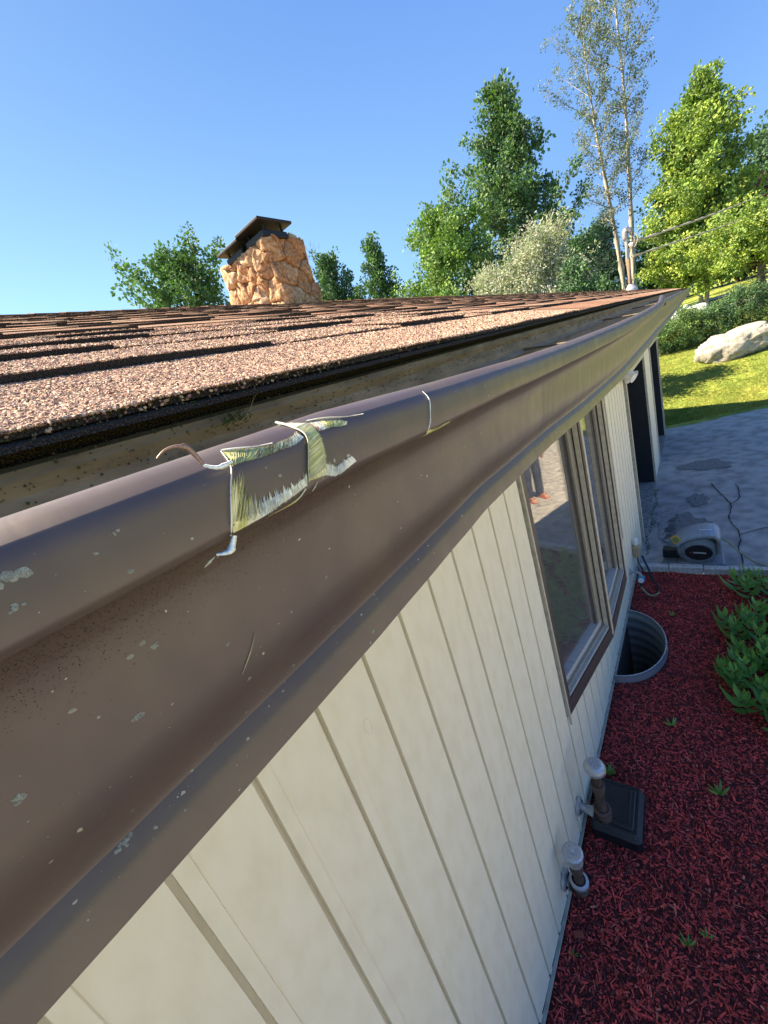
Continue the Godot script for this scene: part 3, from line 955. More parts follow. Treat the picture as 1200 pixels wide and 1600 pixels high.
func build_garage(house: Node3D) -> void:
	var bays := [[-4.99, -6.93], [-7.95, -9.60]]
	var head := EYE - 0.69
	var s := begin()
	# cream piers and the header beam
	part("pier", box_mesh(Vector3(WALL - 0.12, 0.0, -7.95 + 0.004), Vector3(WALL + 0.004, 2.49, -6.93 - 0.062)), M.siding, house)
	part("pier", box_mesh(Vector3(WALL - 0.12, 0.0, -9.735), Vector3(WALL + 0.004, 2.49, -9.60 - 0.002)), M.siding, house)
	part("header", box_mesh(Vector3(WALL - 0.12, head + 0.02, -9.598), Vector3(WALL + 0.001, 2.49, -4.935)), M.siding, house)
	for b in bays:
		var bay := holder("garage_bay", house)
		var z0: float = b[0]
		var z1: float = b[1]
		part("header_trim", box_mesh(Vector3(WALL - 0.06, head, z1), Vector3(WALL + 0.022, head + 0.115, z0 + 0.055)), M.cream_trim, bay)
		part("jamb_trim", box_mesh(Vector3(WALL - 0.06, 0.0, z0), Vector3(WALL + 0.020, head - 0.002, z0 + 0.055)), M.cream_trim, bay)
		part("jamb_trim", box_mesh(Vector3(WALL - 0.06, 0.0, z1 - 0.060), Vector3(WALL + 0.020, head + 0.113, z1 - 0.003)), M.cream_trim, bay)
		# dark painted return walls and the door set back between them
		part("return_wall", box_mesh(Vector3(-1.12, 0.004, z1 - 0.05), Vector3(WALL - 0.004, head + 0.3, z1 + 0.004)), M.navy_panel, bay)
		part("return_wall", box_mesh(Vector3(-1.12, 0.004, z0), Vector3(WALL - 0.064, head + 0.3, z0 + 0.05)), M.navy_panel, bay)
		part("bay_ceiling", box_mesh(Vector3(-1.12, head + 0.12, z1), Vector3(WALL - 0.064, head + 0.15, z0)), M.navy_panel, bay)
		var door := holder("garage_door", bay)
		for k in 4:
			var ya := 0.03 + k * 0.475
			part("panel", bevel_box(Vector3(-1.12, ya, z1 + 0.006), Vector3(-1.07, ya + 0.468, z0 - 0.006), 0.008), M.navy_panel, door)
		part("apron", box_mesh(Vector3(-1.3, -0.05, z1 - 0.02), Vector3(WALL + 0.015, 0.010 + 0.002, z0 + 0.05)), M.concrete, bay)

# ------------------------------------------------------------------ chimney
func clip_poly(poly: Array, a: Vector2, b: Vector2) -> Array:   # keep what is nearer to a than to b
	var m := (a + b) / 2.0
	var n := b - a
	var out := []
	for i in poly.size():
		var p: Vector2 = poly[i]
		var q: Vector2 = poly[(i + 1) % poly.size()]
		var dp := (p - m).dot(n)
		var dq := (q - m).dot(n)
		if dp <= 0:
			out.append(p)
		if dp * dq < 0:
			out.append(p.lerp(q, dp / (dp - dq)))
	return out

func build_chimney(house: Node3D) -> void:
	var ch := holder("chimney", house)
	ch.set_meta("label", "tan stone chimney on the roof ridge")
	var x0 := -5.22
	var x1 := -4.17
	var z0 := -4.78
	var z1 := -4.1
	var y0 := roof_y(-4.17) - 0.08
	var y1 := EYE + 2.20
	part("core", box_mesh(Vector3(x0 + 0.03, y0 - 0.2, z0 + 0.03), Vector3(x1 - 0.03, y1 - 0.02, z1 - 0.03)), M.mortar, ch)
	var face_noise := FastNoiseLite.new()
	face_noise.frequency = 2.2
	face_noise.fractal_octaves = 4
	for f in 5:
		var o: Vector3 = [Vector3(x0, y0, z1), Vector3(x1, y0, z1), Vector3(x1, y0, z0), Vector3(x0, y0, z0), Vector3(x0, y1, z1)][f]
		var u: Vector3 = [Vector3(1, 0, 0), Vector3(0, 0, -1), Vector3(-1, 0, 0), Vector3(0, 0, 1), Vector3(1, 0, 0)][f]
		var v: Vector3 = Vector3(0, 1, 0) if f < 4 else Vector3(0, 0, -1)
		var n := u.cross(v)
		var w: float = [x1 - x0, z1 - z0, x1 - x0, z1 - z0, x1 - x0][f]
		var h := y1 - y0 if f < 4 else z1 - z0
		var seeds := []
		var cols := int(round(w / 0.19))
		var rws := int(round(h / 0.30))
		for i in cols:
			for j in rws:
				seeds.append(Vector2((i + 0.5 + rng.randf_range(-0.38, 0.38)) * w / cols, (j + 0.5 + rng.randf_range(-0.4, 0.4) + 0.25 * (i % 2)) * h / rws))
		for i in seeds.size():
			var poly := [Vector2(-0.01, 0), Vector2(w + 0.01, 0), Vector2(w + 0.01, h), Vector2(-0.01, h)]
			for j in seeds.size():
				if j != i:
					poly = clip_poly(poly, seeds[i], seeds[j])
			if poly.size() < 3:
				continue
			var c := Vector2.ZERO
			for p in poly:
				c += p / poly.size()
			var edge := []
			for k in poly.size():
				var a: Vector2 = poly[k]
				var b: Vector2 = poly[(k + 1) % poly.size()]
				var cnt := maxi(1, int(a.distance_to(b) / 0.03))
				for q in cnt:
					edge.append(a.lerp(b, float(q) / cnt))
			var tilt := Vector2(rng.randfn(0, 0.14), rng.randfn(0, 0.14))
			var rows := []
			for ring in 5:
				var sc: float = [1.0, 0.965, 0.86, 0.45, 0.02][ring]
				var lift: float = [-0.03, 0.012, 0.032, 0.036, 0.036][ring]
				var row := []
				for e in edge:
					var q: Vector2 = c.lerp(e, sc)
					var p3 := o + u * q.x + v * q.y
					var dn := face_noise.get_noise_3dv(p3 * 1.6) * 0.05 - absf(face_noise.get_noise_3dv(p3 * Vector3(5.0, 1.6, 5.0) + Vector3(9, 3, 1))) * 0.055 + (q - c).dot(tilt)
					row.append(p3 + n * (lift + (dn if ring > 0 else 0.0)))
				rows.append(row)
			part("stone", sheet(rows, true), M["chimney_stone_%d" % (rng.randi() % 3)], ch)
	# two black sheet-metal hoods on legs
	var cap := holder("chimney_cap", ch)
	for q in [[-5.06, -4.56, -0.014], [-4.57, -4.06, 0.014]]:
		var a: float = q[0]
		var b: float = q[1]
		var y: float = EYE + 2.32 + q[2]
		part("hood", bevel_box(Vector3(a, y, -4.58), Vector3(b, y + 0.035, -4.0), 0.008), M.black_iron, cap)
		for lx in [a + 0.09, b - 0.09]:
			for lz in [-4.44, -4.14]:
				part("leg", box_mesh(Vector3(lx - 0.012, y1 + 0.06, lz - 0.012), Vector3(lx + 0.012, y + 0.002, lz + 0.012)), M.black_iron, cap)
		part("collar", bevel_box(Vector3(a + 0.06, y1 - 0.02, -4.50), Vector3(b - 0.06, y1 + 0.06, -4.08), 0.01), M.black_iron, cap)

# ------------------------------------------------------------------ gutter (sizes in millimetres from the lens height)
const LIP := [[-87.4, -7.4], [-87.8, -3.0], [-86.6, -1.1], [-84.2, -0.7], [-81.4, -1.2], [-78.7, -2.4], [-76.6, -4.2]]
const FACE := [[-76.6, -4.2], [-75.6, -5.4], [-75.1, -6.8], [-75.0, -8.4], [-75.0, -12.0], [-75.0, -16.6], [-75.6, -18.2], [-78.0, -19.2], [-84.0, -20.6], [-88.6, -23.0], [-91.4, -28.0], [-92.8, -35.0], [-93.8, -44.0], [-94.8, -53.0], [-96.4, -60.0], [-99.2, -65.4], [-102.0, -69.6], [-103.4, -73.0], [-103.5, -74.2]]
const FOOT := [[-103.5, -74.2], [-101.8, -78.0], [-101.3, -80.0], [-101.2, -89.2]]
const UNDER := [[-101.2, -89.2], [-103.0, -90.6], [-112.0, -91.2], [-190.0, -89.0], [-200.0, -87.0]]
const DY_TOP := [[0.0, 0.0], [0.08, 0.0], [0.143, -3.0], [0.25, -7.0], [0.364, -9.8], [0.6, -13.0], [0.86, -14.6], [1.2, -14.0], [1.5, -10.0], [1.58, -3.0], [1.64, 6.0], [1.69, 5.0], [1.73, -7.0], [1.9, -8.0], [10.2, -4.0]]
const DY_LOW := [[0.0, 0.0], [0.092, 1.6], [0.2, 6.0], [0.35, 2.0], [0.5, -7.0], [0.81, -17.0], [1.9, -21.0], [10.2, -14.0]]

func gut(x: float, y: float, z: float, out := 0.0) -> Vector3:   # millimetres across, metres along
	var t := clampf(-y / 90.0, 0.0, 1.0)
	var dy := lerpf(lut(DY_TOP, -z), lut(DY_LOW, -z), t)
	var dent := bump_noise.get_noise_2d(z * 900.0, y * 0.8) * 0.35 + bump_noise.get_noise_2d(z * 160.0 + 50.0, y * 0.2) * 0.8
	if x < -150.0:
		dy *= 0.3
		dent = 0.0
	return Vector3((x + out + dent) * 0.001, EYE + (y + dy) * 0.001, z)

func face_x(y: float) -> float:
	var all := LIP.slice(3) + FACE.slice(1) + FOOT.slice(1)
	for i in all.size() - 1:
		if y <= all[i][1] and y >= all[i + 1][1]:
			return lerpf(all[i][0], all[i + 1][0], (y - all[i][1]) / minf(all[i + 1][1] - all[i][1], -0.0001))
	return -84.0 if y > -2.0 else -101.2

func on_face(z_mm: float, y: float, out := 0.2) -> Vector3:
	return gut(face_x(y), y, z_mm * 0.001, out)

func build_gutter() -> void:
	var g := thing("rain_gutter", "brown metal rain gutter along the eave with torn scraped lip", "gutter")
	var zs := [ROOF_START - 0.1, 3.0, 1.2, 0.5, 0.25, 0.12]
	var z := 0.08
	while z > -0.5:
		zs.append(z)
		z -= 0.008
	while z > -2.1:
		zs.append(z)
		z -= 0.02
	zs.append_array([-2.4, -3.0, -4.0, -5.5, -7.0, -8.5, ROOF_END - 0.04])
	var strip := func(called: String, prof: Array, mat: Material, out: float, zlist: Array) -> void:
		var rows := []
		for zz in zlist:
			var row := []
			for q in prof:
				row.append(gut(q[0], q[1], zz, out))
			rows.append(row)
		part(called, sheet(rows), mat, g)
	strip.call("rolled_lip", LIP, M.gutter_paint, 0.0, zs)
	var all_z := zs
	zs = all_z.filter(func(q): return q > -0.32)
	var cut_z: float = zs[-1]
	strip.call("front_face", FACE, M.gutter_paint, 0.0, zs)
	zs = [cut_z] + all_z.filter(func(q): return q < cut_z)
	strip.call("front_face", FACE, M.gutter_streaked, 0.0, zs)
	zs = all_z
	strip.call("foot_band", FOOT, M.gutter_paint, 0.0, zs)
	strip.call("underside", UNDER, M.gutter_paint, 0.0, zs)
	var inner := []
	for q in LIP.slice(0, 1) + [[-76.5, -9.0]] + FACE.slice(3) + FOOT.slice(1):
		inner.append([q[0] - 1.2, minf(q[1] + 0.6, -6.0)])
	strip.call("inner_face", [[-86.8, -7.9]] + inner.slice(1), M.gutter_inside, 0.0, zs)
	strip.call("trough_floor", [[-102.4, -88.6], [-112.0, -89.8], [-188.0, -87.6], [-195.0, -86.0], [-199.2, -82.0]], M.gutter_inside, 0.0, zs)
	strip.call("back_wall", [[-199.2, -82.0], [-199.4, -40.0], [-199.2, -30.0], [-198.6, -28.0], [-199.6, -26.0], [-199.8, 6.0]], M.gutter_inside, 0.0, zs)
	for zz in [ROOF_START - 0.1, ROOF_END - 0.04]:
		var s := begin()
		var mid := gut(-140.0, -40.0, zz)
		var ring := LIP + FACE.slice(1) + FOOT.slice(1) + UNDER.slice(1) + [[-199.5, -3.0]]
		for i in ring.size():
			var a: Array = ring[i]
			var b: Array = ring[(i + 1) % ring.size()]
			tri(s, mid, gut(a[0], a[1], zz), gut(b[0], b[1], zz))
		part("end_cap", flat(s), M.gutter_paint, g)
	# strap hangers inside the trough
	for zz in [-0.62, -1.3, -2.0, -2.8]:
		part("hanger", tube_mesh([gut(-88.0, -7.0, zz), gut(-120.0, -9.0, zz), gut(-199.0, -6.0, zz)], [0.0022], 6), M.gutter_inside, g)
	build_tear(g)
	build_dirt(g)

const TEAR := {
	"top_band_up": [[-45.1, -2.1], [-47.7, -2.6], [-52.8, -3.8], [-55.2, -4.4], [-58.5, -4.2], [-62.0, -4.1], [-64.4, -3.7]],
	"top_band_dn": [[-43.9, -5.6], [-46.9, -5.6], [-51.3, -6.2], [-55.2, -6.1], [-59.2, -6.3], [-61.8, -6.2], [-64.8, -5.4]],
	"left_edge": [[-45.0, -2.0], [-43.3, -5.3], [-41.5, -8.7], [-39.7, -12.1], [-38.1, -15.8], [-37.5, -18.6]],
	"bot_up": [[-41.8, -8.8], [-43.2, -10.4], [-43.0, -13.1], [-44.5, -14.7], [-47.6, -15.1], [-51.6, -14.9], [-54.8, -15.2], [-60.6, -14.0]],
	"bot_dn": [[-38.6, -15.4], [-37.6, -18.6], [-39.2, -18.6], [-43.0, -18.4], [-46.1, -18.3], [-50.3, -17.6], [-54.1, -17.2], [-59.6, -16.4]],
	"fold_l": [[-64.7, -0.6], [-65.2, -2.0], [-65.1, -5.3], [-63.3, -9.1], [-61.6, -12.7], [-60.5, -15.4]],
	"fold_r": [[-66.5, -0.8], [-70.0, -2.7], [-69.4, -5.4], [-69.1, -8.9], [-68.6, -11.6], [-67.2, -14.3]],
	"tail_up": [[-61.2, -14.2], [-64.6, -13.4], [-68.1, -13.4], [-71.3, -15.4], [-74.2, -15.0], [-77.9, -14.6]],
	"tail_dn": [[-60.5, -15.5], [-63.4, -15.9], [-66.7, -16.3], [-69.6, -17.7], [-72.8, -17.8], [-79.1, -16.7]],
	"tr_up": [[-68.6, -1.8], [-70.6, -2.5], [-74.9, -3.0], [-79.1, -4.3], [-81.1, -5.5]],
	"tr_dn": [[-69.5, -5.3], [-71.6, -5.5], [-74.7, -5.5], [-77.6, -6.2], [-80.4, -6.3]],
}

func along(path: Array, u: float) -> Vector2:
	var f := clampf(u, 0.0, 0.9999) * (path.size() - 1)
	var i := int(f)
	return Vector2(path[i][0], path[i][1]).lerp(Vector2(path[i + 1][0], path[i + 1][1]), f - i)

# bare metal shows as a bundle of drawn scratches, each a thin raised sliver between two outlines
func scrape(g: Node3D, called: String, up: Array, dn: Array, count: int, shear: float, tones: Array, ragged := 0.5, lift := 0.0) -> void:
	var s := begin()
	var n := 26
	var rows := []
	var cols := []
	for i in n + 1:
		var u := float(i) / n
		var a := along(up, u)
		var b := along(dn, u)
		var row := []
		var cr := []
		for k in 5:
			var p := a.lerp(b, 0.06 + 0.88 * k / 4.0)
			row.append(on_face(p.x, p.y, 0.16 + lift))
			var c: Color = tones[int((u * 0.999) * tones.size())]
			cr.append(c * rng.randf_range(0.75, 1.0))
		rows.append(row)
		cols.append(cr)
	add_sheet(s, rows, false, cols)
	for i in count:
		var u := rng.randf()
		var a := along(up, u)
		var b := along(dn, u + shear * rng.randf_range(0.6, 1.3))
		var over := rng.randf() * rng.randf() * ragged
		var p := a.lerp(b, -over if rng.randf() < 0.6 else rng.randf() * 0.3)
		var q := b.lerp(a, -over * 0.3 if rng.randf() < 0.6 else rng.randf() * 0.3)
		var d := (q - p).normalized()
		var side := Vector2(-d.y, d.x) * rng.randf_range(0.06, 0.22)
		var out := 0.2 + lift + rng.randf() * 0.16
		var c: Color = tones[int(clampf(u + rng.randfn(0, 0.12), 0.0, 0.999) * tones.size())]
		c = c * rng.randf_range(0.55, 1.25)
		c.a = 1.0
		var m := p.lerp(q, 0.5)
		s.set_color(c)
		quad(s, on_face(p.x, p.y, out), on_face(m.x + side.x, m.y + side.y, out), on_face(q.x, q.y, out), on_face(m.x - side.x, m.y - side.y, out))
	s.generate_normals()
	part(called, s.commit(), M.bare_metal, g)

func ribbon(g: Node3D, called: String, pts: Array, width: Array, col: Color, twist := 0.0) -> void:
	var path := curve(pts, 5)
	var s := begin()
	var rows := []
	var cols := []
	for i in path.size():
		var f := float(i) / (path.size() - 1)
		var d: Vector3 = (path[mini(i + 1, path.size() - 1)] - path[maxi(i - 1, 0)]).normalized()
		var w: float = lerpf(width[0], width[1], f) if f < 0.5 else lerpf(width[1], width[2], (f - 0.5) * 2.0)
		var side := d.cross(Vector3(1, 0, 0).rotated(d, twist * f)).normalized() * w * 0.0005
		var nrm := side.cross(d).normalized() * 0.00012
		var c := col * (0.75 + 0.3 * absf(sin(i * 1.7)))
		c.a = 1.0
		rows.append([path[i] - side, path[i] + nrm, path[i] + side, path[i] - nrm])
		cols.append([c, c, c, c])
	add_sheet(s, rows, true, cols)
	s.generate_normals()
	part(called, s.commit(), M.bare_metal, g)

func build_tear(g: Node3D) -> void:
	var yg := Color(0.56, 0.56, 0.20)
	var py := Color(0.74, 0.70, 0.38)
	var pale := Color(0.78, 0.78, 0.64)
	var blue := Color(0.72, 0.77, 0.76)
	var white := Color(0.80, 0.82, 0.78)
	var rusty := Color(0.22, 0.08, 0.035)
	var sage := Color(0.48, 0.49, 0.30)
	scrape(g, "scraped_patch", TEAR.top_band_up, TEAR.top_band_dn, 230, -0.12, [yg, yg, sage, yg, rusty * 1.3, py, sage, pale], 0.25)
	scrape(g, "scraped_patch", TEAR.bot_up, TEAR.bot_dn, 420, 0.02, [py, py, yg, pale, blue, blue, pale, pale], 0.7)
	scrape(g, "scraped_patch", TEAR.fold_l, TEAR.fold_r, 260, -0.08, [pale, sage, sage, yg, py, yg, sage], 0.06, 0.5)
	scrape(g, "scraped_patch", TEAR.tail_up, TEAR.tail_dn, 240, 0.06, [yg, py, pale, blue, blue, white], 0.35)
	scrape(g, "scraped_patch", TEAR.tr_up, TEAR.tr_dn, 170, -0.1, [rusty, blue, yg, yg, py], 0.25)
	scrape(g, "scraped_patch", [[-117.5, -17.4], [-127.0, -18.0], [-136.0, -17.6]], [[-119.0, -19.4], [-127.0, -19.9], [-137.0, -18.6]], 110, 0.05, [py, yg, py, sage], 0.3)
	# torn rims: raised bright edges of the cut sheet
	var rim := func(path: Array, w: Array, c: Color, out: float) -> void:
		var pts := []
		for q in path:
			pts.append(on_face(q[0] + rng.randf_range(-0.15, 0.15), q[1], out + rng.randf() * 0.3))
		ribbon(g, "torn_edge", pts, w, c, 1.2)
	rim.call(TEAR.left_edge, [0.3, 0.22, 0.5], white, 0.4)
	rim.call([[-45.0, -1.9], [-48.0, -2.5], [-52.0, -3.4], [-56.0, -4.0]], [0.5, 0.35, 0.1], white, 0.4)
	rim.call([[-64.2, 0.2], [-65.2, -1.6], [-65.3, -4.2], [-64.6, -6.4]], [0.9, 0.5, 0.2], pale, 0.7)
	rim.call([[-70.4, -2.0], [-75.2, -2.6], [-82.6, -4.2], [-89.0, -4.8]], [0.5, 0.3, 0.08], pale, 0.3)
	rim.call([[-64.9, -6.0], [-63.2, -9.1], [-61.5, -12.7], [-60.3, -15.6]], [0.3, 0.45, 0.3], sage, 0.7)
	rim.call([[-125.3, -3.4], [-124.2, -6.6], [-122.6, -11.0], [-120.0, -15.2], [-119.0, -18.6]], [0.6, 0.3, 0.4], white, 0.3)
	rim.call([[-58.9, -16.8], [-55.6, -18.6], [-52.0, -20.6]], [0.35, 0.5, 0.08], py, 0.3)
	rim.call([[-63.0, -16.6], [-61.8, -17.4], [-60.9, -18.2]], [0.1, 0.3, 0.06], py, 0.25)
	# curled slivers
	var at := func(zmm: float, y: float, x: float) -> Vector3:
		return Vector3(x * 0.001, EYE + y * 0.001, zmm * 0.001)
	ribbon(g, "curled_sliver", [at.call(-30.0, 0.5, -73.6), at.call(-31.6, 1.4, -73.2), at.call(-33.8, 1.5, -73.3), at.call(-35.9, 0.7, -73.8), at.call(-37.0, -1.1, -74.2), at.call(-37.7, -3.2, -74.3)], [0.25, 1.3, 0.7], Color(0.30, 0.20, 0.16), 0.6)
	ribbon(g, "curled_sliver", [at.call(-37.6, -3.2, -74.4), at.call(-39.6, -4.5, -73.9), at.call(-41.7, -4.7, -73.7), at.call(-43.6, -4.5, -74.2)], [0.6, 1.3, 0.8], blue * 1.1, 0.3)
	ribbon(g, "curled_sliver", [at.call(-37.7, -18.4, -74.6), at.call(-36.8, -19.8, -75.0), at.call(-35.4, -20.8, -74.8), at.call(-33.3, -20.4, -76.2)], [1.0, 1.7, 0.6], blue * 1.15, 0.8)
	ribbon(g, "curled_sliver", [at.call(-33.2, -20.9, -77.0), at.call(-32.2, -21.4, -77.6), at.call(-31.0, -22.2, -78.6)], [0.2, 0.8, 0.1], pale * 0.6, 0.3)

func build_dirt(g: Node3D) -> void:
	# lichen dots and specks of debris that stick to the enamel
	var s := begin()
	var blob := func(st: SurfaceTool, zmm: float, y: float, r: float, c: Color, stretch: float) -> void:
		var n := 7
		var ph := rng.randf() * TAU
		var top := on_face(zmm, y, r * 0.28 + 0.05)
		var prev := Vector3.ZERO
		var start := Vector3.ZERO
		st.set_color(c)
		for k in n + 1:
			if k == n:
				tri(st, top, prev, start)
				break
			var t := TAU * k / n + ph
			var q := r * rng.randf_range(0.55, 1.15)
			var v := on_face(zmm + cos(t) * q * stretch, y + sin(t) * q, 0.04)
			if k == 0:
				start = v
			else:
				tri(st, top, prev, v)
			prev = v
	for i in 420:
		var zmm := 12.0 - pow(rng.randf(), 1.4) * 420.0
		var y := rng.randf_range(-88.0, -20.0)
		if rng.randf() < 0.3:
			y = -75.5 - rng.randfn(0, 3.0)
		if rng.randf() < 0.12:
			y = rng.randf_range(-18.0, -6.0)
		y = clampf(y, -88.5, -5.0)
		var r := 0.10 + pow(rng.randf(), 4.0) * 0.55
		var c := Color(0.36, 0.35, 0.28) * rng.randf_range(0.4, 1.3)
		c.a = 1.0
		blob.call(s, zmm, y, r, c, rng.randf_range(0.7, 1.6))
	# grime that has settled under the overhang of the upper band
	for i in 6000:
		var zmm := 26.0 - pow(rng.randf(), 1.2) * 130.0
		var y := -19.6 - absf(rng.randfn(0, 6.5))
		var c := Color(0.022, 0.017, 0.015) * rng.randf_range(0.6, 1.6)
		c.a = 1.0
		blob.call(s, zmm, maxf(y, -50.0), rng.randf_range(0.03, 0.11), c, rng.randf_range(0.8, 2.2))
	s.generate_normals()
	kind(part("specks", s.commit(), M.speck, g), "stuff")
	for q in [[-5.9, -8.4, 1.7, 2.2], [-4.4, -12.6, 0.7, 1.0], [-11.5, -47.8, 1.0, 1.2], [1.4, -74.9, 1.2, 1.3], [8.0, -46.0, 1.2, 1.0], [-15.6, -10.4, 0.4, 1.0], [-35.9, -60.5, 0.6, 0.9], [-86.0, -85.0, 1.0, 1.2], [-70.0, -50.0, 0.6, 1.0], [-20.0, -36.0, 0.8, 1.4]]:
		var l := begin()
		for k in 9:
			blob.call(l, q[0] + rng.randfn(0, q[2] * 0.45) * q[3], q[1] + rng.randfn(0, q[2] * 0.28), q[2] * rng.randf_range(0.3, 0.55), Color.WHITE, 1.2)
		l.generate_normals()
		part("lichen_spot", l.commit(), M.lichen, g)
	# a dry feather-like bristle and scuffs on the lower face
	var pts := []
	for q in [[-41.5, -49.4], [-39.4, -52.0], [-37.0, -54.6], [-34.2, -57.4]]:
		pts.append(on_face(q[0], q[1], 0.35))
	ribbon(g, "bristle", pts, [0.08, 0.45, 0.12], Color(0.45, 0.42, 0.25), 0.4)
	# grit and moss caught along the shingle edge and in the trough
	var where := []
	var tints := []
	var gm := begin()
	for f in [[0, 1, 2], [0, 2, 3], [0, 3, 1], [1, 3, 2]]:
		var v := [Vector3(0, 0.8, 0), Vector3(0.9, -0.3, 0), Vector3(-0.5, -0.3, 0.8), Vector3(-0.5, -0.3, -0.8)]
		tri(gm, v[f[0]], v[f[1]], v[f[2]])
	for i in 5200:
		var z := 0.08 - pow(rng.randf(), 1.3) * 1.6
		var p := Vector3(-0.1935 - rng.randf() * 0.002, EYE + rng.randf_range(-0.004, 0.015), z)
		if rng.randf() < 0.4:
			p = Vector3(rng.randf_range(-0.196, -0.125), EYE - 0.087 + 0.003 * rng.randf(), -rng.randf() * 3.0)
		elif rng.randf() < 0.35:
			p = Vector3(EAVE_X + rng.randf() * 0.0012, EYE + 0.019 + rng.randf() * 0.005, z)
		var r := rng.randf_range(0.0003, 0.0010)
		where.append(Transform3D(Basis(Vector3(rng.randf(), rng.randf(), 1).normalized(), rng.randf() * TAU).scaled_local(Vector3(r, r, r)), p))
		var c := Color(0.09, 0.07, 0.045) * rng.randf_range(0.6, 2.2)
		if rng.randf() < 0.3:
			c = Color(0.06, 0.085, 0.02) * rng.randf_range(0.6, 1.6)
		c.a = 1.0
		tints.append(c)
	kind(many("grit", flat(gm), M.speck, g, where, tints), "stuff")
	var tuft := thing("moss_tuft", "small green moss tuft with dry stalk under the shingle edge", "moss", Vector3(-0.1925, EYE + 0.006, -0.122))
	var leaves := begin()
	for i in 70:
		var o := Vector3(rng.randfn(0.001, 0.001), rng.randfn(0.002, 0.0016), rng.randfn(0, 0.006))
		var d := Vector3(rng.randf_range(0.1, 1), rng.randf_range(0.2, 1), rng.randfn(0, 0.6)).normalized() * rng.randf_range(0.002, 0.005)
		var w := d.cross(Vector3(0.3, 0.2, 0.9)).normalized() * 0.0005
		quad(leaves, o - w, o + w, o + d, o + d * 0.98)
	part("leaves", flat(leaves), M.moss, tuft)
	part("stalk", tube_mesh(curve([Vector3(0.001, 0, -0.004), Vector3(0.004, 0.004, -0.010), Vector3(0.004, 0.010, -0.016), Vector3(0.003, 0.012, -0.020)], 4), [0.00025], 5), M.hose_yellow, tuft)

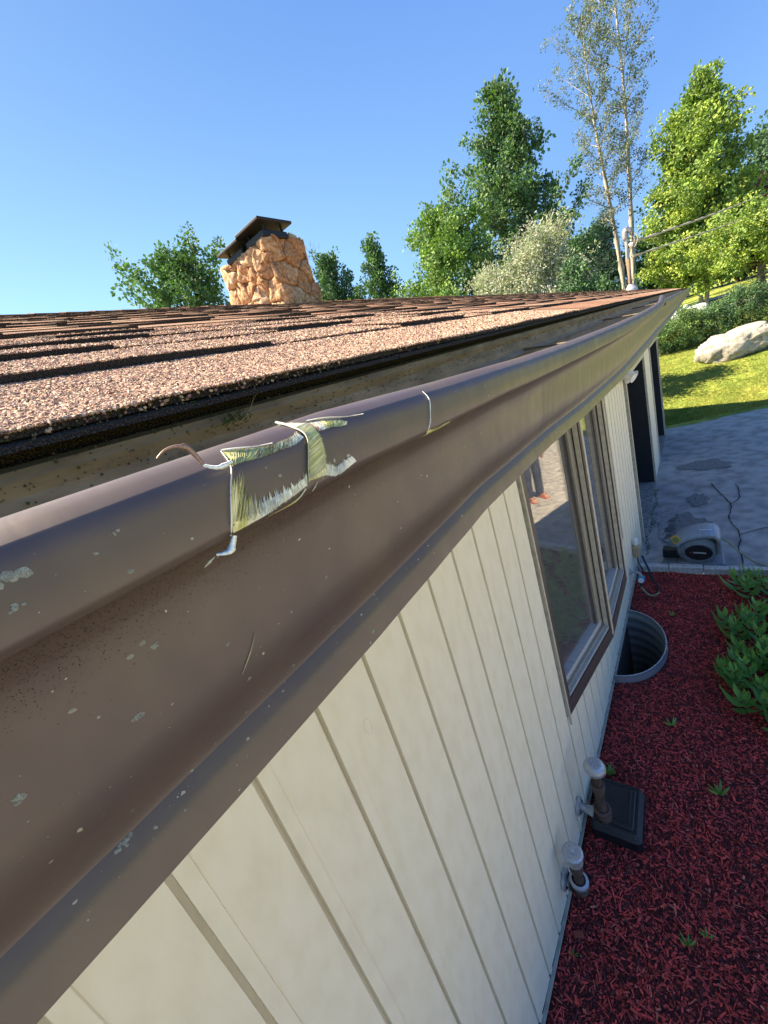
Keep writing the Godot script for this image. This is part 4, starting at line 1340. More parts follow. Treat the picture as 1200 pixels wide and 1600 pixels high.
# ------------------------------------------------------------------ things in the bed
func build_bed_objects() -> void:
	# window well of corrugated steel
	var well := thing("window_well", "half-round corrugated galvanised window well sunk in the red mulch", "window well", Vector3(WALL, 0, WELL_Z))
	var rows := []
	var n := 36
	for k in 60:
		var y := 0.055 - k * 0.0165
		var rr := 0.007 * sin(k * TAU / 6.0)
		var row := []
		for i in n + 1:
			var t := PI * i / n - PI / 2
			row.append(Vector3(cos(t) * (WELL_B + rr) - (0.02 if i == 0 or i == n else 0.0), y, sin(t) * (WELL_A + rr)))
		rows.append(row)
	part("corrugated_wall", sheet(rows), M.galvanised, well)
	var rim := []
	for i in n + 1:
		var t := PI * i / n - PI / 2
		rim.append(Vector3(cos(t) * (WELL_B + 0.004) + (0.014 if i == 0 or i == n else 0.0), 0.058, sin(t) * (WELL_A + 0.004)))
	part("rolled_rim", tube_mesh(rim, [0.007], 8), M.galvanised, well)
	var band := []
	for y in [0.054, -0.02]:
		var row := []
		for i in n + 1:
			var t := PI * i / n - PI / 2
			row.append(Vector3(cos(t) * (WELL_B + 0.012), y, sin(t) * (WELL_A + 0.012)))
		band.append(row)
	part("outer_band", sheet(band), M.galvanised, well)
	var fl := begin()
	for i in n:
		var t := PI * i / n - PI / 2
		var t2 := PI * (i + 1) / n - PI / 2
		tri(fl, Vector3(0, -0.9, 0), Vector3(cos(t) * WELL_B, -0.9, sin(t) * WELL_A), Vector3(cos(t2) * WELL_B, -0.9, sin(t2) * WELL_A))
	part("gravel_floor", flat(fl), M.foundation, well)
	# two capped vent pipes on the wall
	vent_pipe("vent_pipe", "taller rusty vent pipe with round galvanised cap beside the black box", Vector3(WALL, 0.215, -1.46), 0.128, 0.34, 0.031, true)
	vent_pipe("vent_pipe", "shorter rusty filler pipe with grey square-topped cap low on siding", Vector3(WALL, 0.175, -1.115), 0.078, 0.235, 0.031, false)
	# black plastic box
	var bx := thing("black_box", "black plastic rodent box with stepped lid against the wall", "box", Vector3(-0.475, 0.0, -1.615))
	bx.rotation.y = 0.04
	part("body", bevel_box(Vector3(-0.120, -0.01, -0.150), Vector3(0.120, 0.088, 0.150), 0.018), M.black_plastic, bx)
	var lid := part("lid", bevel_box(Vector3(-0.112, 0.083, -0.142), Vector3(0.112, 0.108, 0.142), 0.012), M.black_plastic, bx)
	part("lid_panel", bevel_box(Vector3(-0.088, 0.103, -0.115), Vector3(0.088, 0.117, 0.115), 0.008), M.black_plastic, lid)
	part("lid_rib", bevel_box(Vector3(0.055, 0.115, -0.09), Vector3(0.066, 0.121, 0.09), 0.002), M.black_plastic, lid)
	part("lid_rib", bevel_box(Vector3(-0.07, 0.115, 0.078), Vector3(0.05, 0.121, 0.088), 0.002), M.black_plastic, lid)
	# tap and fittings
	var tap := thing("outdoor_tap", "wall tap with teal splitter valve at the bed corner", "tap", Vector3(WALL, 0.24, -3.86))
	part("flange", lathe([Vector2(0.0, 0.0), Vector2(0.03, 0.0), Vector2(0.03, 0.012), Vector2(0.0, 0.014)], 14), M.galvanised, tap, Transform3D(Basis(Vector3(0, 0, 1), -PI / 2), Vector3.ZERO))
	part("spout", tube_mesh(curve([Vector3(0, 0, 0), Vector3(0.06, 0.0, 0), Vector3(0.085, -0.02, 0), Vector3(0.09, -0.05, 0)], 4), [0.014], 10), M.galvanised, tap)
	part("valve_body", bevel_box(Vector3(0.062, -0.095, -0.026), Vector3(0.118, -0.045, 0.026), 0.008), M.teal_plastic, tap)
	part("valve_ring", lathe([Vector2(0.0, 0.0), Vector2(0.021, 0.0), Vector2(0.024, 0.02), Vector2(0.0, 0.022)], 14), M.white_plastic, tap, Transform3D(Basis(Vector3(1, 0, 0), PI / 2), Vector3(0.09, -0.07, 0.024)))
	part("handle", bevel_box(Vector3(0.045, 0.03, -0.025), Vector3(0.062, 0.048, 0.025), 0.005), M.teal_plastic, tap)
	var hose := thing("leader_hose", "short dark and tan hose looping from tap over the mulch", "hose", Vector3.ZERO)
	part("tan_hose", tube_mesh(curve([Vector3(-0.545, 0.115, -3.80), Vector3(-0.51, 0.06, -3.79), Vector3(-0.475, 0.022, -3.80), Vector3(-0.435, 0.018, -3.82), Vector3(-0.415, 0.018, -3.87)], 6), [0.011], 8), M.hose_yellow, hose)
	part("dark_hose", tube_mesh(curve([Vector3(-0.415, 0.018, -3.87), Vector3(-0.42, 0.02, -3.95), Vector3(-0.47, 0.05, -4.06), Vector3(-0.52, 0.13, -4.16), Vector3(-0.56, 0.22, -4.22)], 6), [0.012], 8), M.hose_dark, hose)
	part("dark_hose", tube_mesh(curve([Vector3(-0.54, 0.175, -3.87), Vector3(-0.55, 0.12, -3.84), Vector3(-0.545, 0.115, -3.80)], 6), [0.012], 8), M.hose_dark, hose)
	var ob := thing("outlet_box", "tan outlet box with white lid above the hose", "outlet", Vector3(WALL, 0.31, -4.18))
	part("box_body", bevel_box(Vector3(0.0, -0.075, -0.04), Vector3(0.065, 0.055, 0.04), 0.010), M.tan_box, ob)
	part("box_lid", bevel_box(Vector3(0.012, 0.056, -0.030), Vector3(0.052, 0.13, 0.030), 0.010), M.white_plastic, ob)
	part("cord", tube_mesh(curve([Vector3(0.035, -0.07, 0), Vector3(0.04, -0.14, 0.02), Vector3(0.06, -0.2, 0.01), Vector3(0.07, -0.29, -0.02)], 5), [0.008], 7), M.hose_dark, ob)
	# edging stones between bed and driveway
	var ex := -0.615
	var lens := [0.265, 0.275, 0.268, 0.28, 0.27, 0.272, 0.266, 0.275]
	var words := ["against the wall", "second from the wall", "third from the wall", "fourth from the wall", "fifth from the wall", "sixth from the wall", "seventh from the wall", "farthest from the wall"]
	for i in 8:
		var l: float = lens[i]
		var e := part("edging_stone", bevel_box(Vector3(0, -0.06, -0.035), Vector3(l - 0.007, 0.060 + 0.004 * sin(i * 2.1), 0.035), 0.008), M.edging, self, Transform3D(Basis(Vector3.UP, 0.01 * sin(i * 1.7)), Vector3(ex, 0, -4.318)))
		tag(e, "pale grey edging stone between mulch and driveway, " + words[i], "edging stone", "edging stones along the bed")
		ex += l
	build_plants()
	# weeds coming up through the mulch
	for w in [[-0.032, -1.96, 0.075, 8, "thin weed with a pale shoot near the bed's right side"], [-0.164, -1.19, 0.05, 9, "small forked weed in the mulch opposite the shorter pipe"], [-0.098, -1.25, 0.045, 6, "grassy weed beside the small forked weed"], [-0.571, -0.93, 0.028, 8, "tiny star-leaved weed close to the wall"], [-0.560, -1.86, 0.07, 16, "bushy green weed behind the black box"], [-0.26, -2.35, 0.06, 6, "straggly thin weed in mid bed"], [-0.30, -3.55, 0.05, 7, "pale straggly weed beyond the window well"]]:
		var wd := thing("weed", w[4], "weed", Vector3(w[0], mulch_y(w[0], w[1]), w[1]))
		for i in w[3]:
			var a: float = TAU * i / w[3] + rng.randf()
			var l: float = w[2] * rng.randf_range(0.6, 1.1)
			var d := Vector3(cos(a) * 0.7, rng.randf_range(0.5, 1.1), sin(a) * 0.7)
			part("blade", leaf_mesh(l, l * 0.09, 0.3), M["plant_leaf_%d" % (i % 3)], wd, Transform3D(frame_to(d), Vector3(0, 0.002, 0)))
	# odd bits lying on the mulch
	var flake := part("wood_flake", bevel_box(Vector3(-0.022, 0.0, -0.012), Vector3(0.022, 0.007, 0.012), 0.002), paint("flake_red", lin(0.25, 0.05, 0.03), 0.8), self, Transform3D(Basis(Vector3.UP, 0.5) * Basis(Vector3(1, 0, 0), 0.2), Vector3(-0.565, 0.008, -1.005)))
	tag(flake, "flat orange-red wood flake lying by the wall base", "wood chip")

func frame_to(d: Vector3) -> Basis:   # y along d
	var y := d.normalized()
	var x := y.cross(Vector3(0.2, 0.3, 0.93)).normalized()
	return Basis(x, y, x.cross(y))

func vent_pipe(called: String, label: String, at: Vector3, reach: float, rise: float, r: float, round_cap: bool) -> void:
	var v := thing(called, label, "pipe", at)
	part("flange", lathe([Vector2(0, 0), Vector2(r * 1.5, 0), Vector2(r * 1.5, 0.012), Vector2(r * 1.15, 0.018)], 18), M.galvanised, v, Transform3D(Basis(Vector3(0, 0, 1), -PI / 2), Vector3(0.003, 0, 0)))
	part("stub", tube_mesh([Vector3(0, 0, 0), Vector3(reach - r * 1.3, 0, 0)], [r], 16), M.galvanised, v)
	part("elbow", tube_mesh(curve([Vector3(reach - r * 1.5, 0, 0), Vector3(reach - r * 0.4, -0.004, 0), Vector3(reach + r * 0.1, r * 0.5, 0), Vector3(reach, r * 1.5, 0)], 5), [r * 1.22], 16), M.rusty_pipe, v)
	part("collar", lathe([Vector2(r * 1.2, 0), Vector2(r * 1.36, 0.004), Vector2(r * 1.36, 0.018), Vector2(r * 1.0, 0.022)], 18), M.galvanised if not round_cap else M.rusty_pipe, v, Transform3D(Basis(), Vector3(reach, r * 1.3, 0)))
	part("riser", tube_mesh([Vector3(reach, r, 0), Vector3(reach, rise * 0.6, 0), Vector3(reach, rise, 0)], [r, r * 0.98, r * 0.94], 18), M.rusty_pipe, v)
	if round_cap:
		part("coupling", lathe([Vector2(r * 0.9, 0), Vector2(r * 1.08, 0.003), Vector2(r * 1.08, 0.012), Vector2(r * 0.9, 0.016)], 18), M.rusty_pipe, v, Transform3D(Basis(), Vector3(reach, rise * 0.66, 0)))
		part("cap", lathe([Vector2(0, -0.012), Vector2(r * 1.35, -0.012), Vector2(r * 1.62, 0.0), Vector2(r * 1.62, 0.016), Vector2(r * 1.45, 0.030), Vector2(r * 1.0, 0.040), Vector2(0, 0.044)], 24), M.galvanised, v, Transform3D(Basis(Vector3(0, 0, 1), -0.06), Vector3(reach, rise, 0)))
	else:
		part("cap", lathe([Vector2(r * 1.05, -0.045), Vector2(r * 1.2, -0.042), Vector2(r * 1.2, 0.0), Vector2(r * 1.45, 0.003), Vector2(r * 1.45, 0.016), Vector2(r * 1.2, 0.022), Vector2(0, 0.024)], 20), M.galvanised, v, Transform3D(Basis(), Vector3(reach, rise, 0)))
		part("plug", bevel_box(Vector3(-0.011, 0.02, -0.011), Vector3(0.011, 0.042, 0.011), 0.003), M.galvanised, v, Transform3D(Basis(Vector3.UP, 0.5), Vector3(reach, rise, 0)))

# a lance-shaped leaf along +y, bent back by droop
func leaf_mesh(l: float, w: float, droop: float) -> ArrayMesh:
	var rows := []
	for i in 6:
		var t := i / 5.0
		var half := w * sin(PI * pow(t, 0.75)) * 0.9 + 0.0004
		var c := Vector3(0, l * t * (1.0 - 0.25 * droop * t), -l * droop * t * t)
		rows.append([c + Vector3(-half, 0, half * 0.35), c, c + Vector3(half, 0, half * 0.35)])
	return sheet(rows)

func build_plants() -> void:
	# broad-leaved perennials on the right of the bed: leafy upright shoots
	var kinds := []
	for i in 4:
		kinds.append(leaf_mesh([0.115, 0.13, 0.10, 0.09][i], [0.022, 0.025, 0.022, 0.020][i], [0.45, 0.8, 0.3, 0.6][i]))
	var spots := [
		["leafy_plant", "near lush green leafy perennial at the bed's right edge", Vector3(0.30, 0, -2.78), 0.27, 20],
		["leafy_plant", "middle clump of glossy green leafy perennials in the bed", Vector3(0.34, 0, -3.30), 0.29, 20],
		["leafy_plant", "far leafy green perennial beside the edging stones", Vector3(0.46, 0, -3.92), 0.29, 18],
		["leafy_plant", "leafy green perennial mass right of the near clump", Vector3(0.78, 0, -2.9), 0.32, 9],
		["leafy_plant", "leafy green perennial mass right of the far clump", Vector3(0.95, 0, -3.7), 0.34, 9]]
	for sp in spots:
		var pl := thing(sp[0], sp[1], "plant", sp[2], "leafy perennials in the mulch bed")
		var count := 0
		var rest := begin()
		for k in sp[4]:
			var a: float = TAU * k * 0.381966 + rng.randf() * 0.5
			var rad: float = sp[3] * sqrt((k + 0.5) / sp[4])
			var foot := Vector3(cos(a) * rad, 0, sin(a) * rad * 1.15)
			var tall: float = rng.randf_range(0.17, 0.27) * (1.0 - 0.35 * rad / sp[3])
			var tip := foot + Vector3(cos(a) * 0.05, tall, sin(a) * 0.05)
			part("stem", tube_mesh([foot, foot.lerp(tip, 0.5) + Vector3(0, 0.01, 0), tip], [0.004, 0.003, 0.002], 5), M.plant_stem, pl)
			for q in 14:
				var f := 0.12 + 0.88 * q / 13.0
				var p := foot.lerp(tip, f)
				var az: float = q * 2.4 + a
				var up := lerpf(0.1, 0.75, f * f)
				var d := Vector3(cos(az), up + rng.randfn(0, 0.15), sin(az))
				var y := d.normalized()
				var side := Vector3.UP.cross(y).normalized()
				var b := Basis(side, y, side.cross(y))
				var sc := lerpf(1.25, 0.55, f) * rng.randf_range(0.85, 1.2)
				var tr := Transform3D(b.scaled_local(Vector3(sc, sc, sc)), p)
				count += 1
				part("leaf", kinds[(q + k) % 4], M["plant_leaf_%d" % ((2 if f > 0.8 else (q + k * 3) % 2))], pl, tr)

# ------------------------------------------------------------------ things on the driveway and the house
func build_driveway_objects() -> void:
	var r := thing("hose_reel", "grey garden hose reel with black oval badge standing behind edging stones", "hose reel", Vector3(-0.115, 0.0, -4.50))
	# drum: ribbed, axis toward the bed
	var drum := []
	for q in [[0.0, 0.12], [0.09, 0.118], [0.128, 0.108], [0.156, 0.082], [0.168, 0.045], [0.170, 0.0], [0.168, -0.045], [0.150, -0.09], [0.09, -0.112], [0.0, -0.114]]:
		drum.append(Vector2(q[0], q[1]))
	part("drum", lathe(drum, 40), M.reel_grey, r, Transform3D(Basis(Vector3(1, 0, 0), PI / 2), Vector3(0, 0.175, 0)))
	for k in 9:
		var a := deg_to_rad(-60 + k * 37.5) + PI
		if sin(a) > 0.75:
			continue
		var p := []
		for q in [[0.108, 0.117], [0.132, 0.108], [0.158, 0.084], [0.172, 0.045], [0.174, 0.0]]:
			p.append(Vector3(cos(a) * q[0], 0.175 + sin(a) * q[0], q[1]))
		part("rib", tube_mesh(p, [0.006], 6), M.reel_grey, r)
	# arched hood over the drum, wider than it
	var arc := [[-0.165, 0.285], [-0.13, 0.325], [-0.07, 0.358], [0.0, 0.380], [0.08, 0.392], [0.14, 0.384], [0.175, 0.345], [0.182, 0.29]]
	var rows := []
	for q in arc:
		rows.append([Vector3(q[0] * 0.95, q[1] - 0.05, 0.128), Vector3(q[0], q[1] - 0.016, 0.133), Vector3(q[0], q[1], 0.115), Vector3(q[0], q[1] + 0.004, 0.0), Vector3(q[0], q[1], -0.115), Vector3(q[0], q[1] - 0.016, -0.133), Vector3(q[0] * 0.95, q[1] - 0.05, -0.128)])
	part("hood", sheet(rows, true), M.reel_hood, r)
	part("outlet_panel", bevel_box(Vector3(0.15, 0.15, -0.11), Vector3(0.186, 0.34, 0.118), 0.012), M.reel_grey, r)
	# feet
	part("base", bevel_box(Vector3(-0.17, 0.0, -0.12), Vector3(0.205, 0.055, 0.112), 0.015), M.reel_grey, r)
	# black oval badge with lettering
	var badge := part("badge", lathe([Vector2(0.0, 0.0), Vector2(0.097, 0.0), Vector2(0.103, -0.004), Vector2(0.103, -0.012)], 40, Vector2(1.06, 0.82)), M.badge_black, r, Transform3D(Basis(Vector3(1, 0, 0), PI / 2) , Vector3(0.01, 0.178, 0.1285)))
	var txt := TextMesh.new()
	txt.text = "GARDENA"
	var font := SystemFont.new()
	font.font_names = PackedStringArray(["Droid Sans"])
	font.font_weight = 700
	txt.font = font
	txt.font_size = 16
	txt.pixel_size = 0.00135
	txt.depth = 0.001
	part("lettering", txt, M.white_print, r, Transform3D(Basis(Vector3(0, 0, 1), -0.05), Vector3(0.018, 0.178, 0.1296)))
	part("badge_mark", bevel_box(Vector3(-0.007, -0.006, 0), Vector3(0.007, 0.007, 0.001), 0.0003), M.orange_print, r, Transform3D(Basis(), Vector3(-0.052, 0.182, 0.1292)))
	var t2 := TextMesh.new()
	t2.text = "RollUp"
	t2.font = font
	t2.font_size = 16
	t2.pixel_size = 0.0019
	t2.depth = 0.001
	part("lettering", t2, M.white_print, r, Transform3D(Basis(Vector3(1, 0, 0), -PI / 2) * Basis(Vector3(0, 1, 0), -0.04), Vector3(0.075, 0.3965, 0.05)))
	# wall bracket arm and the yellow tag
	part("bracket", bevel_box(Vector3(-0.29, 0.06, -0.05), Vector3(-0.15, 0.17, 0.05), 0.012), M.black_plastic, r)
	part("bracket_foot", bevel_box(Vector3(-0.30, 0.0, -0.06), Vector3(-0.13, 0.03, 0.08), 0.010), M.reel_grey, r)
	part("bracket_handle", tube_mesh(curve([Vector3(-0.16, 0.2, 0.03), Vector3(-0.22, 0.205, 0.03), Vector3(-0.245, 0.24, 0.03), Vector3(-0.24, 0.27, 0.03)], 5), [0.016], 8), M.reel_hood, r)
	var tg := thing("care_tag", "square yellow tag hanging on the hose reel's hood", "tag", Vector3(-0.278, 0.325, -4.375))
	tg.rotation = Vector3(-0.25, 0.15, 0.5)
	part("tag_frame", bevel_box(Vector3(-0.036, -0.040, -0.014), Vector3(0.036, 0.040, 0.010), 0.006), M.tag_yellow, tg)
	part("tag_face", bevel_box(Vector3(-0.022, -0.024, 0.008), Vector3(0.022, 0.028, 0.013), 0.002), M.plant_stem, tg)
	var h := thing("garden_hose", "yellowish garden hose running from the reel across the driveway", "hose")
	part("hose", tube_mesh(curve([Vector3(0.06, 0.30, -4.47), Vector3(0.12, 0.255, -4.46), Vector3(0.2, 0.16, -4.44), Vector3(0.30, 0.06, -4.43), Vector3(0.42, 0.016, -4.43), Vector3(0.7, 0.016, -4.5), Vector3(1.1, 0.016, -4.75), Vector3(1.5, 0.016, -4.7)], 8), [0.0095], 8), M.hose_yellow, h)
	# security light under the soffit at the garage corner
	var sl := thing("security_light", "white twin-head security light beside the near garage bay", "lamp", Vector3(WALL + 0.02, EYE - 0.60, -4.78))
	part("mount", bevel_box(Vector3(-0.02, -0.05, -0.05), Vector3(0.03, 0.05, 0.05), 0.01), M.white_plastic, sl)
	for q in [0.06, -0.07]:
		part("lamp_head", lathe([Vector2(0, 0), Vector2(0.022, 0.0), Vector2(0.03, 0.05), Vector2(0.045, 0.085), Vector2(0.0, 0.088)], 16), M.white_plastic, sl, Transform3D(Basis(Vector3(0, 0, 1), -2.1) * Basis(Vector3(1, 0, 0), q * 6.0), Vector3(0.03, -0.01, q)))
	part("sensor", bevel_box(Vector3(0.01, -0.10, -0.022), Vector3(0.05, -0.05, 0.022), 0.008), M.white_plastic, sl)
	# service mast with weather head, and the two cables to the street pole
	var mx := -0.925
	var mast := thing("service_mast", "brown steel service mast with grey weather head rising through the roof", "mast", Vector3(mx, roof_y(mx), -9.5))
	var top := EYE + 1.16 - roof_y(mx)
	part("flashing", lathe([Vector2(0.11, -0.02), Vector2(0.10, 0.02), Vector2(0.045, 0.10)], 16), M.galvanised, mast)
	part("pipe", tube_mesh([Vector3(0, -0.1, 0), Vector3(0, top * 0.6, 0)], [0.042], 12), M.mast_pipe, mast)
	part("pipe", tube_mesh([Vector3(0, top * 0.6, 0), Vector3(0, top, 0)], [0.036], 12), M.galvanised, mast)
	part("weather_head", tube_mesh(curve([Vector3(0, top - 0.04, 0), Vector3(0, top + 0.08, 0), Vector3(0.03, top + 0.12, 0), Vector3(0.10, top + 0.05, 0)], 5), [0.05, 0.05, 0.06, 0.06, 0.06, 0.06, 0.055, 0.055, 0.05, 0.05, 0.05, 0.05, 0.05, 0.05, 0.05, 0.04], 10), M.galvanised, mast)
	part("insulator", lathe([Vector2(0, 0), Vector2(0.03, 0), Vector2(0.04, 0.03), Vector2(0.03, 0.06), Vector2(0, 0.06)], 12), M.white_plastic, mast, Transform3D(Basis(Vector3(0, 0, 1), -PI / 2), Vector3(0.04, top - 0.15, 0)))
	for k in 2:
		var lp := []
		for i in 9:
			var a := i / 8.0 * PI
			lp.append(Vector3(0.07 + 0.05 * k + sin(a) * 0.06, top + 0.03 - i * 0.03, 0.03 * (k - 0.5) + 0.02 * sin(a)))
		part("drip_loop", tube_mesh(lp, [0.012], 6), M.cable, mast)
	var from := Vector3(mx + 0.07, roof_y(mx) + top - 0.12, -9.5)
	for k in 2:
		var a := from + Vector3(0, -0.22 * k, 0)
		var via := Vector3(2.86, EYE + (3.13 if k == 0 else 2.44), -30.0)
		var far_end := a + (via - a) * 1.75
		var pts := []
		for i in 25:
			var t := i / 24.0
			pts.append(a.lerp(far_end, t) - Vector3(0, (t - t * t) * 0.5, 0))
		var c := part("service_cable", tube_mesh(pts, [0.028 if k == 0 else 0.022], 6), M.cable, self)
		tag(c, ["upper pale service cable from the mast toward the street", "lower pale service cable from the mast toward the street"][k], "cable", "service cables")
		if k == 0:
			var pole := thing("utility_pole", "wooden utility pole that carries the two service cables", "pole", Vector3(far_end.x + 0.2, land(far_end.x, far_end.z), far_end.z))
			part("shaft", tube_mesh([Vector3(0, -0.5, 0), Vector3(0, far_end.y - pole.position.y + 1.2, 0)], [0.17, 0.12], 12), M.bark, pole)
			part("cross_arm", box_mesh(Vector3(-1.0, far_end.y - pole.position.y + 0.6, -0.2), Vector3(1.0, far_end.y - pole.position.y + 0.72, -0.09)), M.bark, pole)

# ------------------------------------------------------------------ garden
func build_garden() -> void:
	# pale gravel drives across the far lawn
	for q in [[-26.0, 0.9, -60.0, 60.0, "road"], [-33.0, 1.6, -60.0, 60.0, "road"]]:
		var s := begin()
		var rows := []
		for i in 81:
			var x: float = lerpf(q[2], q[3], i / 80.0)
			var zz: float = q[0] + 0.25 * x * 0.3 + 0.4 * sin(x * 0.2)
			var row := []
			for k in 5:
				var z := zz + (k / 4.0 - 0.5) * float(q[1])
				row.append(Vector3(x, land(x, z) + 0.045, z))
			rows.append(row)
		kind(part("road", sheet(rows), M.road_stone, self), "structure")
	# boulder
	var n := FastNoiseLite.new()
	n.seed = 8
	n.frequency = 0.9
	n.fractal_octaves = 5
	var rows := []
	for i in 33:
		var v := PI * i / 32.0
		var row := []
		for k in 64:
			var u := TAU * k / 64.0
			var d := Vector3(sin(v) * cos(u), cos(v), sin(v) * sin(u))
			var sq := Vector3(signf(d.x) * pow(absf(d.x), 0.8), signf(d.y) * pow(absf(d.y), 0.8), signf(d.z) * pow(absf(d.z), 0.8))
			var r := 1.0 + n.get_noise_3dv(d * 1.1 + Vector3(4, 0, 2)) * 0.30 - absf(n.get_noise_3dv(d * 2.4)) * 0.16
			var p := Vector3(sq.x * 0.80 * r, sq.y * 0.40 * r + 0.10 * sq.x, sq.z * 0.55 * r)
			if d.y < 0.1 and d.y > -0.02 and d.x > 0.1:
				p *= 0.95
			row.append(p)
		rows.append(row)
	var bo := part("boulder", sheet(rows, true), M.boulder, self, Transform3D(Basis(Vector3.UP, 0.12) , Vector3(0.66, land(0.66, -14.3) + 0.20, -14.3)))
	tag(bo, "long pale grey boulder lying on the sunlit lawn", "boulder")
	# white tank behind the shrubs
	var tk := thing("propane_tank", "white horizontal cylindrical tank half hidden behind the shrubs", "tank", Vector3(-0.38, land(-0.38, -23.3), -23.3))
	var tp := [Vector2(0, -0.78), Vector2(0.14, -0.76), Vector2(0.23, -0.68), Vector2(0.27, -0.58), Vector2(0.27, 0.58), Vector2(0.23, 0.68), Vector2(0.14, 0.76), Vector2(0, 0.78)]
	part("shell", lathe(tp, 24), M.tank_white, tk, Transform3D(Basis(Vector3(0, 0, 1), PI / 2), Vector3(0, 0.36, 0)))
	part("dome_cover", lathe([Vector2(0.09, 0), Vector2(0.09, 0.10), Vector2(0.05, 0.14), Vector2(0, 0.15)], 14), M.tank_white, tk, Transform3D(Basis(), Vector3(0, 0.61, 0)))
	for x in [-0.45, 0.45]:
		part("leg", box_mesh(Vector3(x - 0.05, -0.05, -0.16), Vector3(x + 0.05, 0.14, 0.16)), M.concrete, tk)
	# grass blades on the lawn in view
	var g := begin()
	for k in 6:
		var a := k * 2.4
		var o := Vector3(cos(a), 0, sin(a)) * 0.35
		var tip := o + Vector3(cos(a * 1.7) * 0.5, 1.0 - 0.06 * k, sin(a * 1.7) * 0.5)
		var w := Vector3(-sin(a), 0, cos(a)) * 0.07
		tri(g, o - w, o + w, tip)
	var where := []
	var tints := []
	for i in 60000:
		var z := -10.0 - pow(rng.randf(), 1.5) * 16.0
		var x := rng.randf_range(-1.6, 0.6 + (-z - 8.0) * 0.22)
		var d := -z - 0.28 * clampf(x, -1.5, 3.0)
		if d < 10.42 + 0.06 * rng.randf():
			continue
		var s := rng.randf_range(0.02, 0.045)
		where.append(Transform3D(Basis(Vector3.UP, rng.randf() * TAU).scaled_local(Vector3(s, s, s)), Vector3(x, land(x, z) - 0.002, z)))
		var c := Color(0.16, 0.225, 0.03).lerp(Color(0.33, 0.32, 0.07), clampf(0.35 + 0.9 * bump_noise.get_noise_2d(x * 25.0, z * 25.0) + rng.randfn(0, 0.18), 0.0, 1.0))
		tints.append(c)
	var gr := many("grass", flat(g), M.blade, self, where, tints)
	kind(gr, "stuff")
	tag(gr, "short mown grass of the sunlit lawn", "grass")
	# weeds along the joint of the apron and the asphalt
	var js := begin()
	for i in 260:
		var z := rng.randf_range(-6.6, -4.6)
		var o := Vector3(WALL + 0.05 + 0.02 * sin(z * 9.0) + rng.randfn(0, 0.012), 0.0, z)
		var d := Vector3(rng.randfn(0, 0.5), 1.0, rng.randfn(0, 0.5)).normalized() * rng.randf_range(0.012, 0.04)
		var w := d.cross(Vector3(0.3, 0.1, 0.9)).normalized() * 0.003
		tri(js, o - w, o + w, o + d)
	var jw := part("joint_weeds", flat(js), M.moss, self)
	kind(jw, "stuff")
	tag(jw, "low weeds growing in the joint beside the garage apron", "weeds")

# ------------------------------------------------------------------ trees
func clump_mesh(n: int, size: float, narrow: float, sd: int) -> ArrayMesh:
	var r := RandomNumberGenerator.new()
	r.seed = sd
	var s := begin()
	for i in n:
		var d := Vector3(r.randfn(), r.randfn(), r.randfn()).normalized()
		var o := d * pow(r.randf(), 0.5) * 0.8
		var dir := (d + Vector3(r.randfn(), r.randfn() - 0.25, r.randfn()) * 0.7).normalized()
		var side := dir.cross(Vector3(r.randfn(), r.randfn() + 1.2, r.randfn())).normalized()
		var l := size * r.randf_range(0.7, 1.25)
		var w := l * narrow
		var bend := side.cross(dir) * l * 0.12
		tri(s, o, o + dir * l * 0.5 + side * w + bend, o + dir * l)
		tri(s, o, o + dir * l, o + dir * l * 0.5 - side * w + bend)
	return flat(s)

